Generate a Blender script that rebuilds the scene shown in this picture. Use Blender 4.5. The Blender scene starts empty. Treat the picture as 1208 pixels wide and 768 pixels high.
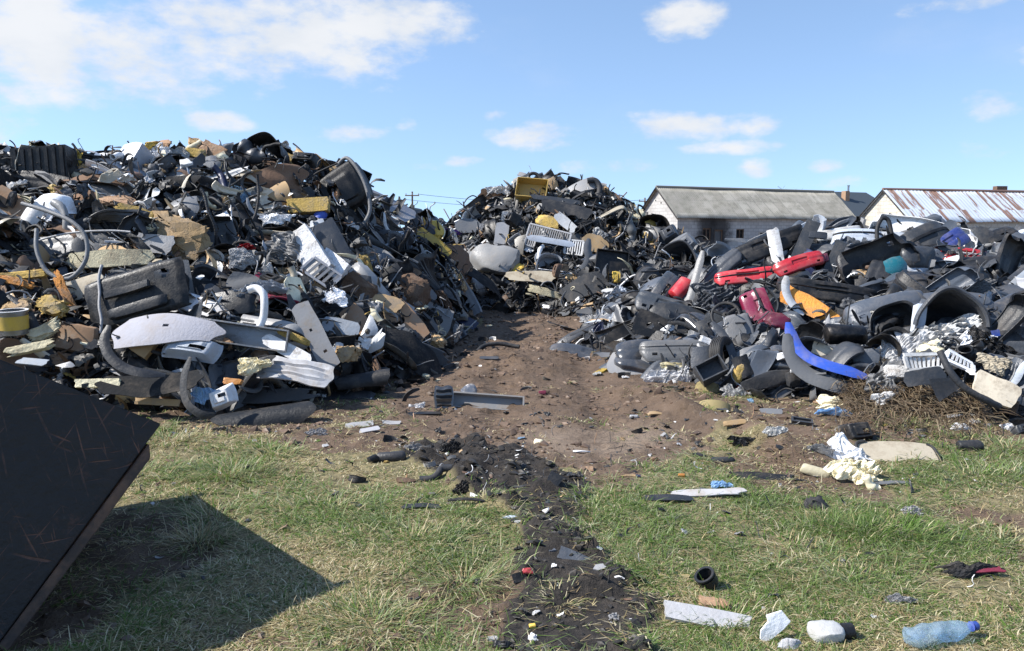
# Scrap yard: heaps of car plastics on either side of a dirt track, sheds behind.
import bpy, bmesh, math, random
import numpy as np
from mathutils import Vector, Matrix

scene = bpy.context.scene
COL = scene.collection
rng = random.Random(11)
nrg = np.random.default_rng(11)
PI = math.pi

# ------------------------------------------------------------------ camera model
F, CX, CY = 920.0, 604.0, 384.0            # photo pixels (1208 x 768)
TH = math.atan(109 / 920.0)
CT, ST = math.cos(TH), math.sin(TH)
CAM = np.array([0.0, 0.0, 1.65])
TOW = np.array([0.0, -CT, ST])              # towards the camera
RGT = np.array([1.0, 0.0, 0.0])
CUP = np.array([0.0, ST, CT])

def ray(u, v):
    a = (u - CX) / F; b = (v - CY) / F
    return np.array([a, CT - b * ST, -(ST + b * CT)])

# ------------------------------------------------------------------ noise
def _hash(ix, iy, s):
    n = (ix.astype(np.int64) * 374761393 + iy.astype(np.int64) * 668265263 + s * 974634777) & 0x7fffffff
    n = ((n ^ (n >> 13)) * 1274126177) & 0x7fffffff
    return ((n ^ (n >> 16)) & 0xffff) / 65535.0
def vnoise(x, y, s=0):
    x = np.asarray(x, float); y = np.asarray(y, float)
    ix = np.floor(x); iy = np.floor(y); fx = x - ix; fy = y - iy
    fx = fx * fx * (3 - 2 * fx); fy = fy * fy * (3 - 2 * fy)
    a = _hash(ix, iy, s); b = _hash(ix + 1, iy, s); c = _hash(ix, iy + 1, s); d = _hash(ix + 1, iy + 1, s)
    return (a * (1 - fx) + b * fx) * (1 - fy) + (c * (1 - fx) + d * fx) * fy
def fbm(x, y, s=0, o=4):
    t = 0; a = .5; n = 0
    for i in range(o):
        t = t + a * vnoise(x * 2 ** i, y * 2 ** i, s + i * 7); n += a; a *= .5
    return t / n
def sstep(a, b, x):
    t = np.clip((x - a) / (b - a), 0, 1); return t * t * (3 - 2 * t)

# ------------------------------------------------------------------ terrain
def ipl(y, ys, xs): return np.interp(y, ys, xs)
DY = [3, 5.2, 5.6, 5.9, 6.8, 7.7, 9.4, 11, 15, 17.5, 21]
DL = [.9, .35, -.05, -.35, -1.15, -1.3, -1.15, -1.0, -.8, -1.2, -1.5]
DR = [.9, .9, 1.3, 1.55, 2.3, 2.1, 1.6, 1.3, 1.7, 2.4, 3.0]
BY = [2.0, 2.9, 3.4, 3.9, 4.2, 5.0, 5.8, 6.2]
BL = [.0, .02, .0, .1, .0, -.42, -.85, -.5]
BR = [.6, .64, .74, .5, .5, .52, .2, -.3]
def masks(x, y):
    n1 = fbm(x * 1.6, y * 1.6, 3) - .5; n2 = fbm(x * 6, y * 6, 9) - .5
    d = np.minimum(x - ipl(y, DY, DL), ipl(y, DY, DR) - x) + n1 * .9 + n2 * .35
    d = np.where(y < 5.0, d - (5.0 - y) * 1.2, d)
    dirt = sstep(-.18, .22, d)
    right = sstep(1.4, 1.9, x) * sstep(5.3, 6.2, y + n1 * 1.2) * (.75 + n2)       # trampled strip by the right heap
    left = sstep(-1.0, -1.5, x) * sstep(6.2, 7.0, y + n1 * 1.0 + n2) * .9
    patch = sstep(.56, .68, fbm(x * .9 + 4, y * .9, 31)) * .75 + sstep(.25, .0, np.hypot((x + 2.2) / 1.1, (y - 3.1) / .6) + n1) * .8
    dirt = np.clip(np.maximum(np.maximum(dirt, right), np.maximum(left, patch)), 0, 1)
    b = np.minimum(x - ipl(y, BY, BL), ipl(y, BY, BR) - x) + n1 * .35 + n2 * .22
    b = np.where(y > 6.0, b - (y - 6.0) * 1.5, b)
    burnt = sstep(-.06, .12, b)
    return dirt, burnt
def ground_h(x, y):
    dirt, burnt = masks(x, y)
    h = .05 * (fbm(x * .8, y * .8, 50) - .5) + .03 * (fbm(x * 3, y * 3, 51) - .5)
    near = sstep(40, 14, y)
    clod = fbm(x * 9, y * 9, 52, 3)
    h = h + near * dirt * (.045 * sstep(.5, .9, clod) - .03)
    h = h + near * burnt * (.10 * sstep(.42, .9, fbm(x * 7, y * 7, 60, 3)) + .02)
    berm = np.exp(-((x - (2.15 - (y - 5.6) * .35)) / .22) ** 2) * sstep(5.2, 5.8, y) * sstep(8.6, 7.6, y)
    h = h + near * berm * (.05 + .16 * fbm(x * 5, y * 5, 70))
    for c, w in ((-.05, .16), (.95, .18)):        # wheel ruts of the track
        rut = np.exp(-((x - c - .12 * np.sin(y * .6)) / w) ** 2) * sstep(5.6, 7.2, y) * dirt
        h = h - rut * .06
    mid = np.exp(-((x - .0) / .55) ** 2 - ((y - 9.8) / 1.0) ** 2)
    h = h + mid * (.10 + .14 * fbm(x * 4, y * 4, 80)) * dirt * near
    return h

HEAPS = {
 'left': dict(poly=[(-11.5, 8), (-9.5, 6.6), (-6.2, 6.8), (-4.5, 7.0), (-2.4, 7.4), (-1.55, 8.0), (-1.05, 9.6), (-.85, 12), (-.7, 16), (-.9, 19), (-3, 20), (-10, 18)],
              ridge=[(-10, 11, 2.4), (-9, 11, 2.7), (-7.1, 11, 2.62), (-5.6, 11.6, 2.82), (-3.9, 12.5, 3.0), (-3.25, 13, 2.75), (-2.65, 14, 2.25), (-1.5, 17, 1.7)]),
 'back': dict(poly=[(-1.6, 17.4), (-.7, 17.0), (.4, 16.7), (1.4, 15.6), (2.0, 14.4), (4.0, 14.0), (7, 16), (6.5, 25), (-2, 25), (-2.4, 20)],
              ridge=[(-1.35, 20, 2.1), (-.1, 20.3, 2.8), (.8, 20.3, 2.98), (1.95, 20, 2.85), (2.7, 19.5, 2.25), (3.4, 19, 1.85), (4.7, 18, .9)]),
 'right': dict(poly=[(1.0, 12.6), (1.05, 10.8), (1.55, 9.0), (2.2, 8.3), (2.9, 7.7), (3.7, 7.2), (4.6, 7.0), (7.5, 7.2), (9.6, 9), (10.4, 13), (9.6, 17), (3.6, 18), (1.7, 14.6)],
              ridge=[(1.9, 12.6, .7), (2.7, 12.4, .92), (3.4, 12, 1.05), (3.95, 12, 1.42), (5.2, 12, 1.58), (8, 12, 1.52), (8.9, 12.4, 1.3)]),
}
def _seg(px, py, ax, ay, bx, by):
    dx, dy = bx - ax, by - ay
    t = np.clip(((px - ax) * dx + (py - ay) * dy) / (dx * dx + dy * dy + 1e-9), 0, 1)
    return np.hypot(px - ax - t * dx, py - ay - t * dy), t
def heap_h(name, x, y):
    hp = HEAPS[name]; P = hp['poly']; R = hp['ridge']
    db = np.full(x.shape, 1e9); ins = np.zeros(x.shape, bool)
    for i in range(len(P)):
        (ax, ay), (bx, by) = P[i], P[(i + 1) % len(P)]
        d, _ = _seg(x, y, ax, ay, bx, by); db = np.minimum(db, d)
        c = ((ay > y) != (by > y)) & (x < (bx - ax) * (y - ay) / ((by - ay) + 1e-12) + ax)
        ins ^= c
    dr = np.full(x.shape, 1e9); hh = np.zeros(x.shape)
    for i in range(len(R) - 1):
        (ax, ay, ah), (bx, by, bh) = R[i], R[i + 1]
        d, t = _seg(x, y, ax, ay, bx, by)
        m = d < dr; dr = np.where(m, d, dr); hh = np.where(m, ah + (bh - ah) * t, hh)
    t = db / (db + dr + 1e-6)
    s = {'left': 1, 'back': 2, 'right': 3}[name]
    h = hh * t ** .82 + (fbm(x * 1.3, y * 1.3, s * 11, 3) - .5) * .75 * np.minimum(t * 3, 1) * .6
    return np.where(ins, np.maximum(h, .02), -.5)
def heaps_h(x, y):
    x = np.asarray(x, float); y = np.asarray(y, float)
    return np.maximum.reduce([heap_h(k, x, y) for k in HEAPS])
_GX = np.arange(-17.5, 13.5, .04); _GY = np.arange(2.0, 26.5, .04)
_gx, _gy = np.meshgrid(_GX, _GY, indexing='ij')
_HR = {k: heap_h(k, _gx, _gy) for k in HEAPS}; _HM = np.maximum.reduce(list(_HR.values())); _SR = np.maximum(_HM, ground_h(_gx, _gy))
def _look(A, x, y):
    i = np.clip((np.asarray(x, float) + 17.5) / .04, 0, A.shape[0] - 1.001); j = np.clip((np.asarray(y, float) - 2.0) / .04, 0, A.shape[1] - 1.001)
    a = i.astype(int); b = j.astype(int); f = i - a; g = j - b
    return A[a, b] * (1 - f) * (1 - g) + A[a + 1, b] * f * (1 - g) + A[a, b + 1] * (1 - f) * g + A[a + 1, b + 1] * f * g
def hheap(k, x, y): return float(_look(_HR[k], x, y))
def heaps_fast(x, y): return _look(_HM, x, y)
def surf(x, y): return _look(_SR, x, y)
def surf_exact(x, y): return np.maximum(heaps_h(x, y), ground_h(np.asarray(x, float), np.asarray(y, float)))
TS = np.concatenate([np.arange(2.4, 8, .02), np.arange(8, 26, .035)])
def hit(u, v):
    """point where the sight line of a photo pixel meets heap or ground, and its depth"""
    r = ray(u, v); p = CAM[None] + TS[:, None] * r[None]
    below = p[:, 2] < surf(p[:, 0], p[:, 1])
    if below.any():
        i = int(np.argmax(below)); return p[i], TS[i]
    return None, None
def slope_n(x, y):
    e = .15
    X = np.array([x + e, x - e, x, x]); Y = np.array([y, y, y + e, y - e]); h = surf(X, Y)
    n = np.array([-(h[0] - h[1]) / (2 * e), -(h[2] - h[3]) / (2 * e), 1.0]); n[:2] = np.clip(n[:2], -2, 2)
    return n / np.linalg.norm(n)

# ------------------------------------------------------------------ materials
def nt_new(m):
    m.use_nodes = True; t = m.node_tree; t.nodes.clear(); return t
class NB:
    def __init__(s, tree): s.t = tree
    def n(s, typ, **k):
        nd = s.t.nodes.new(typ)
        for a, b in k.items():
            if a.startswith('i_'):
                key = a[2:]; key = int(key) if key.isdigit() else key.replace('_', ' ')
                s.set(nd.inputs[key], b)
            else: setattr(nd, a, b)
        return nd
    def set(s, inp, b):
        if isinstance(b, bpy.types.NodeSocket): s.t.links.new(b, inp)
        elif isinstance(b, bpy.types.Node): s.t.links.new(b.outputs[0], inp)
        else: inp.default_value = b
    def math(s, op, a, b=0.0, c=None, clamp=False):
        nd = s.t.nodes.new('ShaderNodeMath'); nd.operation = op; nd.use_clamp = clamp
        s.set(nd.inputs[0], a); s.set(nd.inputs[1], b)
        if c is not None: s.set(nd.inputs[2], c)
        return nd.outputs[0]
    def mix(s, f, a, b, blend='MIX'):
        nd = s.t.nodes.new('ShaderNodeMix'); nd.data_type = 'RGBA'; nd.blend_type = blend
        s.set(nd.inputs[0], f); s.set(nd.inputs[6], a if not isinstance(a, tuple) else (*a[:3], 1)); s.set(nd.inputs[7], b if not isinstance(b, tuple) else (*b[:3], 1))
        return nd.outputs[2]
    def ramp(s, f, lo, hi):
        nd = s.t.nodes.new('ShaderNodeMapRange'); nd.interpolation_type = 'SMOOTHSTEP'
        s.set(nd.inputs[0], f); nd.inputs[1].default_value = lo; nd.inputs[2].default_value = hi
        return nd.outputs[0]
    def noise(s, vec, scale, detail=4, rough=.6, w=None):
        nd = s.t.nodes.new('ShaderNodeTexNoise')
        if w is not None: nd.noise_dimensions = '4D'; s.set(nd.inputs['W'], w)
        if vec is not None: s.set(nd.inputs['Vector'], vec)
        nd.inputs['Scale'].default_value = scale; nd.inputs['Detail'].default_value = detail; nd.inputs['Roughness'].default_value = rough
        return nd.outputs['Fac']
    def mapping(s, vec, scale):
        nd = s.t.nodes.new('ShaderNodeMapping'); s.set(nd.inputs['Vector'], vec); nd.inputs['Scale'].default_value = scale
        return nd.outputs[0]
    def bump(s, h, strength, dist):
        nd = s.t.nodes.new('ShaderNodeBump'); s.set(nd.inputs['Height'], h); nd.inputs['Strength'].default_value = strength; nd.inputs['Distance'].default_value = dist
        return nd.outputs[0]
    def bsdf(s, color, rough, normal=None, **k):
        nd = s.t.nodes.new('ShaderNodeBsdfPrincipled'); s.set(nd.inputs['Base Color'], color if not isinstance(color, tuple) else (*color[:3], 1)); s.set(nd.inputs['Roughness'], rough)
        if normal is not None: s.set(nd.inputs['Normal'], normal)
        for a, b in k.items(): s.set(nd.inputs[a.replace('_', ' ')], b)
        return nd.outputs[0]
    def out(s, sh):
        o = s.t.nodes.new('ShaderNodeOutputMaterial'); s.t.links.new(sh, o.inputs[0])

PAL = {
 'black': (.012, .013, .015), 'charcoal': (.022, .024, .028), 'dark_grey': (.038, .042, .049), 'blue_grey': (.056, .066, .082), 'grey': (.115, .118, .122),
 'warm_grey': (.095, .087, .075), 'pale_grey': (.32, .32, .325), 'silver': (.38, .42, .48), 'white': (.68, .68, .68), 'cream': (.66, .60, .42), 'yellow': (.58, .40, .07), 'mustard': (.40, .27, .07),
 'tan': (.42, .28, .14), 'brown': (.13, .075, .045), 'fibre_brown': (.27, .16, .09), 'red': (.42, .022, .03), 'maroon': (.15, .012, .035), 'bright_blue': (.028, .08, .40),
 'dark_blue': (.018, .026, .075), 'navy': (.025, .04, .17), 'orange': (.62, .25, .045), 'teal': (.008, .095, .12), 'purple': (.07, .02, .20), 'sky_blue': (.35, .55, .75), 'khaki': (.20, .16, .07),
 'beige': (.50, .44, .34), 'steel': (.30, .30, .31), 'lilac_grey': (.25, .25, .275), 'green': (.03, .30, .10), 'pink': (.65, .18, .22)}
DUST = (.30, .25, .20)
_mats = {}
def mat(col, fin='plastic'):
    key = (col, fin)
    if key in _mats: return _mats[key]
    m = bpy.data.materials.new(f'{col}_{fin}'); b = NB(nt_new(m)); c = PAL[col]
    tc = b.n('ShaderNodeTexCoord').outputs['Object']; oi = b.n('ShaderNodeObjectInfo'); rnd = oi.outputs['Random']
    w = b.math('MULTIPLY', rnd, 37.0)
    n1 = b.noise(tc, 5.0, 6, .65, w); n2 = b.noise(tc, 38.0, 4, .7, w); sc = b.noise(b.mapping(tc, (6, 60, 60)), 3.0, 3, .6, w)
    val = b.math('MULTIPLY_ADD', rnd, .7, .68)
    base = b.mix(1.0, (*c, 1), b.n('ShaderNodeCombineColor', i_0=val, i_1=val, i_2=b.math('MULTIPLY_ADD', rnd, .74, .66)), 'MULTIPLY')
    P = dict(plastic=(.40, .16, .55, .0), paint=(.28, .32, .5, .0), foam=(.9, .35, .6, .0), felt=(.95, .2, .3, .0), metal=(.35, .25, .5, .8), board=(.8, .4, .4, 0), film=(.3, .15, .5, 0), rubber=(.6, .18, .5, 0))[fin]
    rough, dust, _, metal = P
    dm = b.math('MULTIPLY', b.ramp(b.math('ADD', b.math('MULTIPLY', n1, .75), b.math('MULTIPLY', n2, .3)), .46, .72), min(.85, dust * (1.0 if sum(c) < .5 else 2.2)))
    colr = b.mix(dm, base, (*(DUST if sum(c) < 1.0 else (.22, .17, .12)), 1))
    dark = b.math('MULTIPLY', b.ramp(n2, .60, .75), .25)
    colr = b.mix(dark, colr, (.03, .025, .02, 1))
    if fin in ('plastic', 'paint', 'rubber'):
        colr = b.mix(b.math('MULTIPLY', b.ramp(sc, .62, .70), .30), colr, (*[min(.8, x * 1.8 + .06) for x in c], 1))
    ro = b.math('ADD', b.math('MULTIPLY_ADD', n1, .3, rough - .15), b.math('MULTIPLY', dm, .5), clamp=True)
    bs = {'plastic': .25, 'paint': .1, 'foam': .8, 'felt': .4, 'metal': .3, 'board': .4, 'film': .3, 'rubber': .3}[fin] * (.4 if fin == 'board' else 1)
    nrm = b.bump(b.math('ADD', n2, b.math('MULTIPLY', n1, 1.5)), bs, .02)
    sh = b.bsdf(colr, ro, nrm, Metallic=metal)
    if sum(c) < .1 and fin != 'paint': sh.node.inputs['Specular IOR Level'].default_value = .3
    if fin == 'film':
        tr = b.n('ShaderNodeBsdfTranslucent', i_Color=(*[x * .9 for x in c], 1)).outputs[0]
        tp = b.n('ShaderNodeBsdfTransparent').outputs[0]
        a = b.n('ShaderNodeMixShader', i_0=.35, i_1=sh, i_2=tr).outputs[0]
        sh = b.n('ShaderNodeMixShader', i_0=b.math('MULTIPLY', b.ramp(n1, .35, .7), .45), i_1=a, i_2=tp).outputs[0]
    if fin == 'paint':
        for nd in b.t.nodes:
            if nd.type == 'BSDF_PRINCIPLED': nd.inputs['Coat Weight'].default_value = .5; nd.inputs['Coat Roughness'].default_value = .15
    b.out(sh); _mats[key] = m
    return m

# ------------------------------------------------------------------ geometry helpers: every shape is (V, F)
def grid(nu, nv, fn, keep=None):
    u = np.linspace(-1, 1, nu + 1); v = np.linspace(-1, 1, nv + 1)
    U, V = np.meshgrid(u, v, indexing='ij')
    P = np.stack(fn(U.copy(), V.copy()), -1).reshape(-1, 3)
    Fs = []
    for i in range(nu):
        for j in range(nv):
            if keep is not None and not keep((u[i] + u[i + 1]) / 2, (v[j] + v[j + 1]) / 2): continue
            a = i * (nv + 1) + j; Fs.append((a, a + nv + 1, a + nv + 2, a + 1))
    return P, Fs
def compact(V, Fs):
    used = sorted({i for f in Fs for i in f}); mp = {a: k for k, a in enumerate(used)}
    return V[used], [tuple(mp[i] for i in f) for f in Fs]
def vnormals(V, Fs):
    N = np.zeros_like(V)
    for f in Fs:
        n = np.cross(V[f[1]] - V[f[0]], V[f[2]] - V[f[0]])
        if len(f) > 3: n = n + np.cross(V[f[2]] - V[f[0]], V[f[3]] - V[f[0]])
        for i in f: N[i] += n
    return N / (np.linalg.norm(N, axis=1, keepdims=True) + 1e-12)
def solid(V, Fs, t):
    V, Fs = compact(V, Fs); N = vnormals(V, Fs); n = len(V)
    W = np.concatenate([V, V - N * t]); out = list(Fs) + [tuple(i + n for i in reversed(f)) for f in Fs]
    ed = {}
    for f in Fs:
        for a, b in zip(f, f[1:] + f[:1]): ed[(a, b)] = 1
    for (a, b) in ed:
        if (b, a) not in ed: out.append((b, a, a + n, b + n))
    return W, out
def join(*gs):
    V = []; Fs = []; k = 0
    for v, f in gs:
        V.append(np.asarray(v, float)); Fs += [tuple(i + k for i in q) for q in f]; k += len(v)
    return np.concatenate(V), Fs
def box(c, s, rot=None):
    x, y, z = s[0] / 2, s[1] / 2, s[2] / 2
    V = np.array([(-x, -y, -z), (x, -y, -z), (x, y, -z), (-x, y, -z), (-x, -y, z), (x, -y, z), (x, y, z), (-x, y, z)], float)
    if rot is not None: V = V @ np.array(rot).T
    return V + np.array(c, float), [(0, 3, 2, 1), (4, 5, 6, 7), (0, 1, 5, 4), (1, 2, 6, 5), (2, 3, 7, 6), (3, 0, 4, 7)]
def tube(path, r, n=8, cap=True):
    path = np.asarray(path, float); k = len(path); r = np.broadcast_to(np.asarray(r, float), (k,))
    T = np.gradient(path, axis=0); T /= np.linalg.norm(T, axis=1, keepdims=True) + 1e-12
    ref = np.array([0, 0, 1.0]) if abs(T[0][2]) < .9 else np.array([1.0, 0, 0])
    V = []
    for i in range(k):
        a = ref - T[i] * ref.dot(T[i]); a /= np.linalg.norm(a) + 1e-12; ref = a; b = np.cross(T[i], a)
        for j in range(n):
            t = 2 * PI * j / n; V.append(path[i] + r[i] * (a * math.cos(t) + b * math.sin(t)))
    Fs = [(i * n + j, i * n + (j + 1) % n, (i + 1) * n + (j + 1) % n, (i + 1) * n + j) for i in range(k - 1) for j in range(n)]
    if cap: Fs += [tuple(reversed(range(n))), tuple((k - 1) * n + j for j in range(n))]
    return np.array(V), Fs
def lathe(prof, n=24, cap=True):
    V = [(r * math.cos(2 * PI * j / n), r * math.sin(2 * PI * j / n), z) for r, z in prof for j in range(n)]
    Fs = [(i * n + j, i * n + (j + 1) % n, (i + 1) * n + (j + 1) % n, (i + 1) * n + j) for i in range(len(prof) - 1) for j in range(n)]
    if cap: Fs += [tuple(reversed(range(n))), tuple((len(prof) - 1) * n + j for j in range(n))]
    return np.array(V, float), Fs
def wob(r, k=5, f=2.0):
    """a smooth random 3D displacement field"""
    ks = [(np.array([r.gauss(0, f) for _ in range(3)]), r.uniform(0, 6.28), np.array([r.gauss(0, 1) for _ in range(3)]) / k ** .5) for _ in range(k)]
    def fn(P):
        D = np.zeros_like(P)
        for kk, ph, d in ks: D += np.sin(P @ kk + ph)[:, None] * d
        return D
    return fn
def bend(V, axis, ang, L):
    """bend along local x so that length L turns through ang towards axis (1 = y, 2 = z)"""
    if abs(ang) < 1e-3: return V
    R = L / ang; W = V.copy(); a = V[:, 0] / R; q = V[:, axis]
    W[:, 0] = (R - q) * np.sin(a); W[:, axis] = R - (R - q) * np.cos(a)
    return W
def twist(V, ang, L):
    a = V[:, 0] / L * ang; W = V.copy()
    W[:, 1] = V[:, 1] * np.cos(a) - V[:, 2] * np.sin(a); W[:, 2] = V[:, 1] * np.sin(a) + V[:, 2] * np.cos(a)
    return W
def path3(r, L, n=22, curl=1.0, flat=.5):
    p = np.zeros(3); a = r.uniform(-.3, .3); e = 0; pts = [p.copy()]; da = r.gauss(0, curl) ; de = r.gauss(0, curl * flat)
    for i in range(n):
        da = da * .85 + r.gauss(0, curl * .5); de = de * .85 + r.gauss(0, curl * .5 * flat) - e * .15
        a += da / n * 2; e += de / n * 2
        p = p + np.array([math.cos(a) * math.cos(e), math.sin(a) * math.cos(e), math.sin(e)]) * L / n; pts.append(p.copy())
    pts = np.array(pts); return pts - pts.mean(0)

# ------------------------------------------------------------------ scrap shapes: fn(L, W, r, **o) -> [(part name, V, F, colour override, finish override)]
def k_panel(L, W, r, cu=0, cv=0, tw=0, ns=.02, edge=.05, rnd=.3, fl=0, holes=(), t=.007, nu=26, nv=16, crease=0, taper=0, ribs=0, **_):
    ph = [r.uniform(0, 6) for _ in range(8)]; fq = [r.uniform(1.5, 3.5), r.uniform(4, 8), r.uniform(1.5, 4), r.uniform(4, 9)]
    def fn(U, V):
        x = U * np.sqrt(1 - rnd * V ** 2 / 2); y = V * np.sqrt(1 - rnd * U ** 2 / 2)
        x = x * (1 + edge * (np.sin(V * fq[0] + ph[0]) + .35 * np.sin(V * fq[1] + ph[1]))); y = y * (1 + edge * (np.sin(U * fq[2] + ph[2]) + .35 * np.sin(U * fq[3] + ph[3]))) * (1 - taper * U)
        m = np.maximum(abs(U), abs(V)); z = -fl * sstep(.86, 1.0, m)
        if crease: z = z + crease * abs(((U * 1.3 + V * .6 + ph[4]) % 1.0) - .5)
        if ribs: z = z + .012 * np.sign(np.sin(V * PI * ribs)) * (m < .82)
        return x * L / 2, y * W / 2, z
    def keep(u, v):
        for h in holes:
            if ((u - h[0]) / h[2]) ** 2 + ((v - h[1]) / h[3]) ** 2 < 1: return False
        return True
    V, Fs = grid(nu, nv, fn, keep if holes else None)
    V = V + wob(r, 5, 3.0 / max(L, .1))(V) * ns * L * np.array([.2, .2, 1])
    if cv:
        V = V[:, [1, 0, 2]]; V = bend(V, 2, -cv, W); V = V[:, [1, 0, 2]]
    V = bend(V, 2, -cu, L); V = twist(V, tw, L)
    V, Fs = solid(V, Fs, t)
    return [(None, V, Fs, None, None)]
PROF = [
 [(-.16, .5), (-.03, .5), (.0, .46), (.03, .25), (.06, .22), (.06, .05), (.03, .02), (.03, -.2), (.0, -.38), (-.05, -.47), (-.22, -.5)],
 [(-.22, .5), (-.05, .49), (.03, .40), (.06, .2), (.07, .0), (.04, -.03), (.04, -.1), (.06, -.14), (.03, -.36), (-.04, -.5), (-.10, -.5)],
 [(-.10, .5), (.0, .48), (.05, .3), (.03, .26), (.03, .12), (.06, .08), (.05, -.2), (.01, -.42), (-.08, -.5), (-.16, -.46)],
]
def k_bumper(L, W, r, D=None, style=None, deform=1.0, grille=None, mould=None, lamp=None, half=False, moulding='black', lampcol='orange', **_):
    D = D or L * r.uniform(.16, .26); style = r.randrange(3) if style is None else style
    H = W; nu, nv = 64, 20
    ph = np.linspace(-1, 1, 400) * PI / 2; e = .5
    px = L / 2 * np.sign(np.sin(ph)) * abs(np.sin(ph)) ** .75; pz = D * (abs(np.cos(ph)) ** .42 - 1)
    s = np.concatenate([[0], np.cumsum(np.hypot(np.diff(px), np.diff(pz)))]); s = s / s[-1] * 2 - 1
    pr = np.array(PROF[style]) * H; q = np.concatenate([[0], np.cumsum(np.hypot(*np.diff(pr, axis=0).T))]); q = q / q[-1] * 2 - 1
    lo = -1.0 if not half else r.choice([-.1, .05])
    def surfp(U, V, off=0):
        if half: U = lo + (U + 1) / 2 * (1 - lo)
        x = np.interp(U, s, px); z = np.interp(U, s, pz)
        dx = np.interp(U + .01, s, px) - np.interp(U - .01, s, px); dz = np.interp(U + .01, s, pz) - np.interp(U - .01, s, pz)
        ln = np.hypot(dx, dz) + 1e-9; nx, nz = -dz / ln, dx / ln
        o = np.interp(-V, q[::1], pr[:, 0]) + off; y = np.interp(-V, q, pr[:, 1])
        # -V: top first
        cut = sstep(.72, 1.0, abs(U)); y = .5 * H - (.5 * H - y) * (1 - .38 * cut)
        return x + nx * o, y, z + nz * o
    gr = r.random() < .6 if grille is None else grille; fog = r.random() < .5; plate = r.random() < .5
    def keep(u, v):
        if gr and abs(u) < .42 and -.62 < v < -.22: return False
        if fog and .50 < abs(u) < .64 and -.55 < v < -.28: return False
        return True
    V, Fs = grid(nu, nv, surfp, keep)
    if plate:
        m = (abs(V[:, 0]) < L * .17) & (V[:, 1] > -.02 * H) & (V[:, 1] < .24 * H); V[m, 2] -= .02
    dv = wob(r, 6, 3.2 / L); bz = r.gauss(0, .5) * deform; by = r.gauss(0, .22) * deform; tw = r.gauss(0, .45) * deform; dents = wob(r, 4, 9 / L)
    def df(V):
        V = V + dv(V) * .035 * L * deform + dents(V) * .008 * L * deform
        V = bend(V, 2, -bz, L); V = bend(V, 1, by, L); return twist(V, tw, L)
    Vs, Fs2 = solid(df(V), Fs, .008)
    parts = [('cover', Vs, Fs2, None, None)]
    if (r.random() < .5 if mould is None else mould):
        Vm, Fm = grid(60, 2, lambda U, V: surfp(U * .86, V * .06 + .22, .012)); Vm, Fm = solid(df(Vm), Fm, .015)
        parts.append(('moulding', Vm, Fm, moulding, 'plastic'))
    if gr:
        gs = []
        for k in range(4):
            gs.append(solid(*(lambda g: (df(g[0]), g[1]))(grid(20, 1, lambda U, V, k=k: surfp(U * .43, -.27 - .1 * k + V * .018, -.02))), .02))
        V4, F4 = join(*gs); parts.append(('grille', V4, F4, 'black', 'plastic'))
    if lamp:
        Vl, Fl = grid(8, 4, lambda U, V: surfp(.60 + U * .09, V * .12 + .3, .01)); Vl, Fl = solid(df(Vl), Fl, .012); parts.append(('indicator', Vl, Fl, lampcol, 'paint'))
    return parts
def smooth_path(p, k=5):
    p = np.asarray(p, float); q = np.concatenate([[2 * p[0] - p[1]], p, [2 * p[-1] - p[-2]]]); out = []
    for i in range(1, len(q) - 2):
        for t in np.arange(k) / k:
            a, b, c, d = q[i - 1:i + 3]; out.append(.5 * (2 * b + (c - a) * t + (2 * a - 5 * b + 4 * c - d) * t * t + (3 * b - a - 3 * c + d) * t ** 3))
    return np.array(out + [p[-1]])
def k_strip(L, W, r, curl=1.6, t=.008, roll=2.0, n=34, lip=True, path=None, **_):
    p = path3(r, L, n, curl, .6) if path is None else smooth_path(path); n = len(p) - 1; T = np.gradient(p, axis=0); T /= np.linalg.norm(T, axis=1, keepdims=True)
    a0 = r.uniform(-.5, .5); tw = r.gauss(0, roll); prof = [(-.5, 0), (-.15, .12), (.15, .12), (.5, 0)] if lip else [(-.5, 0), (.5, 0)]
    V = []
    for i in range(n + 1):
        a = np.cross(T[i], (0, 0, 1.0)); a /= np.linalg.norm(a) + 1e-9; b = np.cross(a, T[i]); th = a0 + tw * i / n
        A = a * math.cos(th) + b * math.sin(th); B = -a * math.sin(th) + b * math.cos(th)
        w = W * (1 - .55 * max(0, abs(i / n - .5) * 2 - .7) / .3)
        for x, z in prof: V.append(p[i] + A * x * w + B * z * w)
    k = len(prof); Fs = [(i * k + j, (i + 1) * k + j, (i + 1) * k + j + 1, i * k + j + 1) for i in range(n) for j in range(k - 1)]
    V, Fs = solid(np.array(V), Fs, t)
    return [(None, V, Fs, None, None)]
def k_hose(L, W, r, curl=3.0, n=40, ribbed=False, path=None, **_):
    p = path3(r, L, n, curl, .5) if path is None else smooth_path(path)
    rr = np.full(len(p), W / 2)
    if ribbed:
        k = 4; idx = np.linspace(0, len(p) - 1, len(p) * k); p = np.stack([np.interp(idx, np.arange(len(rr)), p[:, c]) for c in range(3)], 1); rr = W / 2 * (1 + .13 * np.sin(np.arange(len(p)) * PI / 1.5))
    V, Fs = tube(p, rr, 9)
    return [(None, V, Fs, None, None)]
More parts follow.
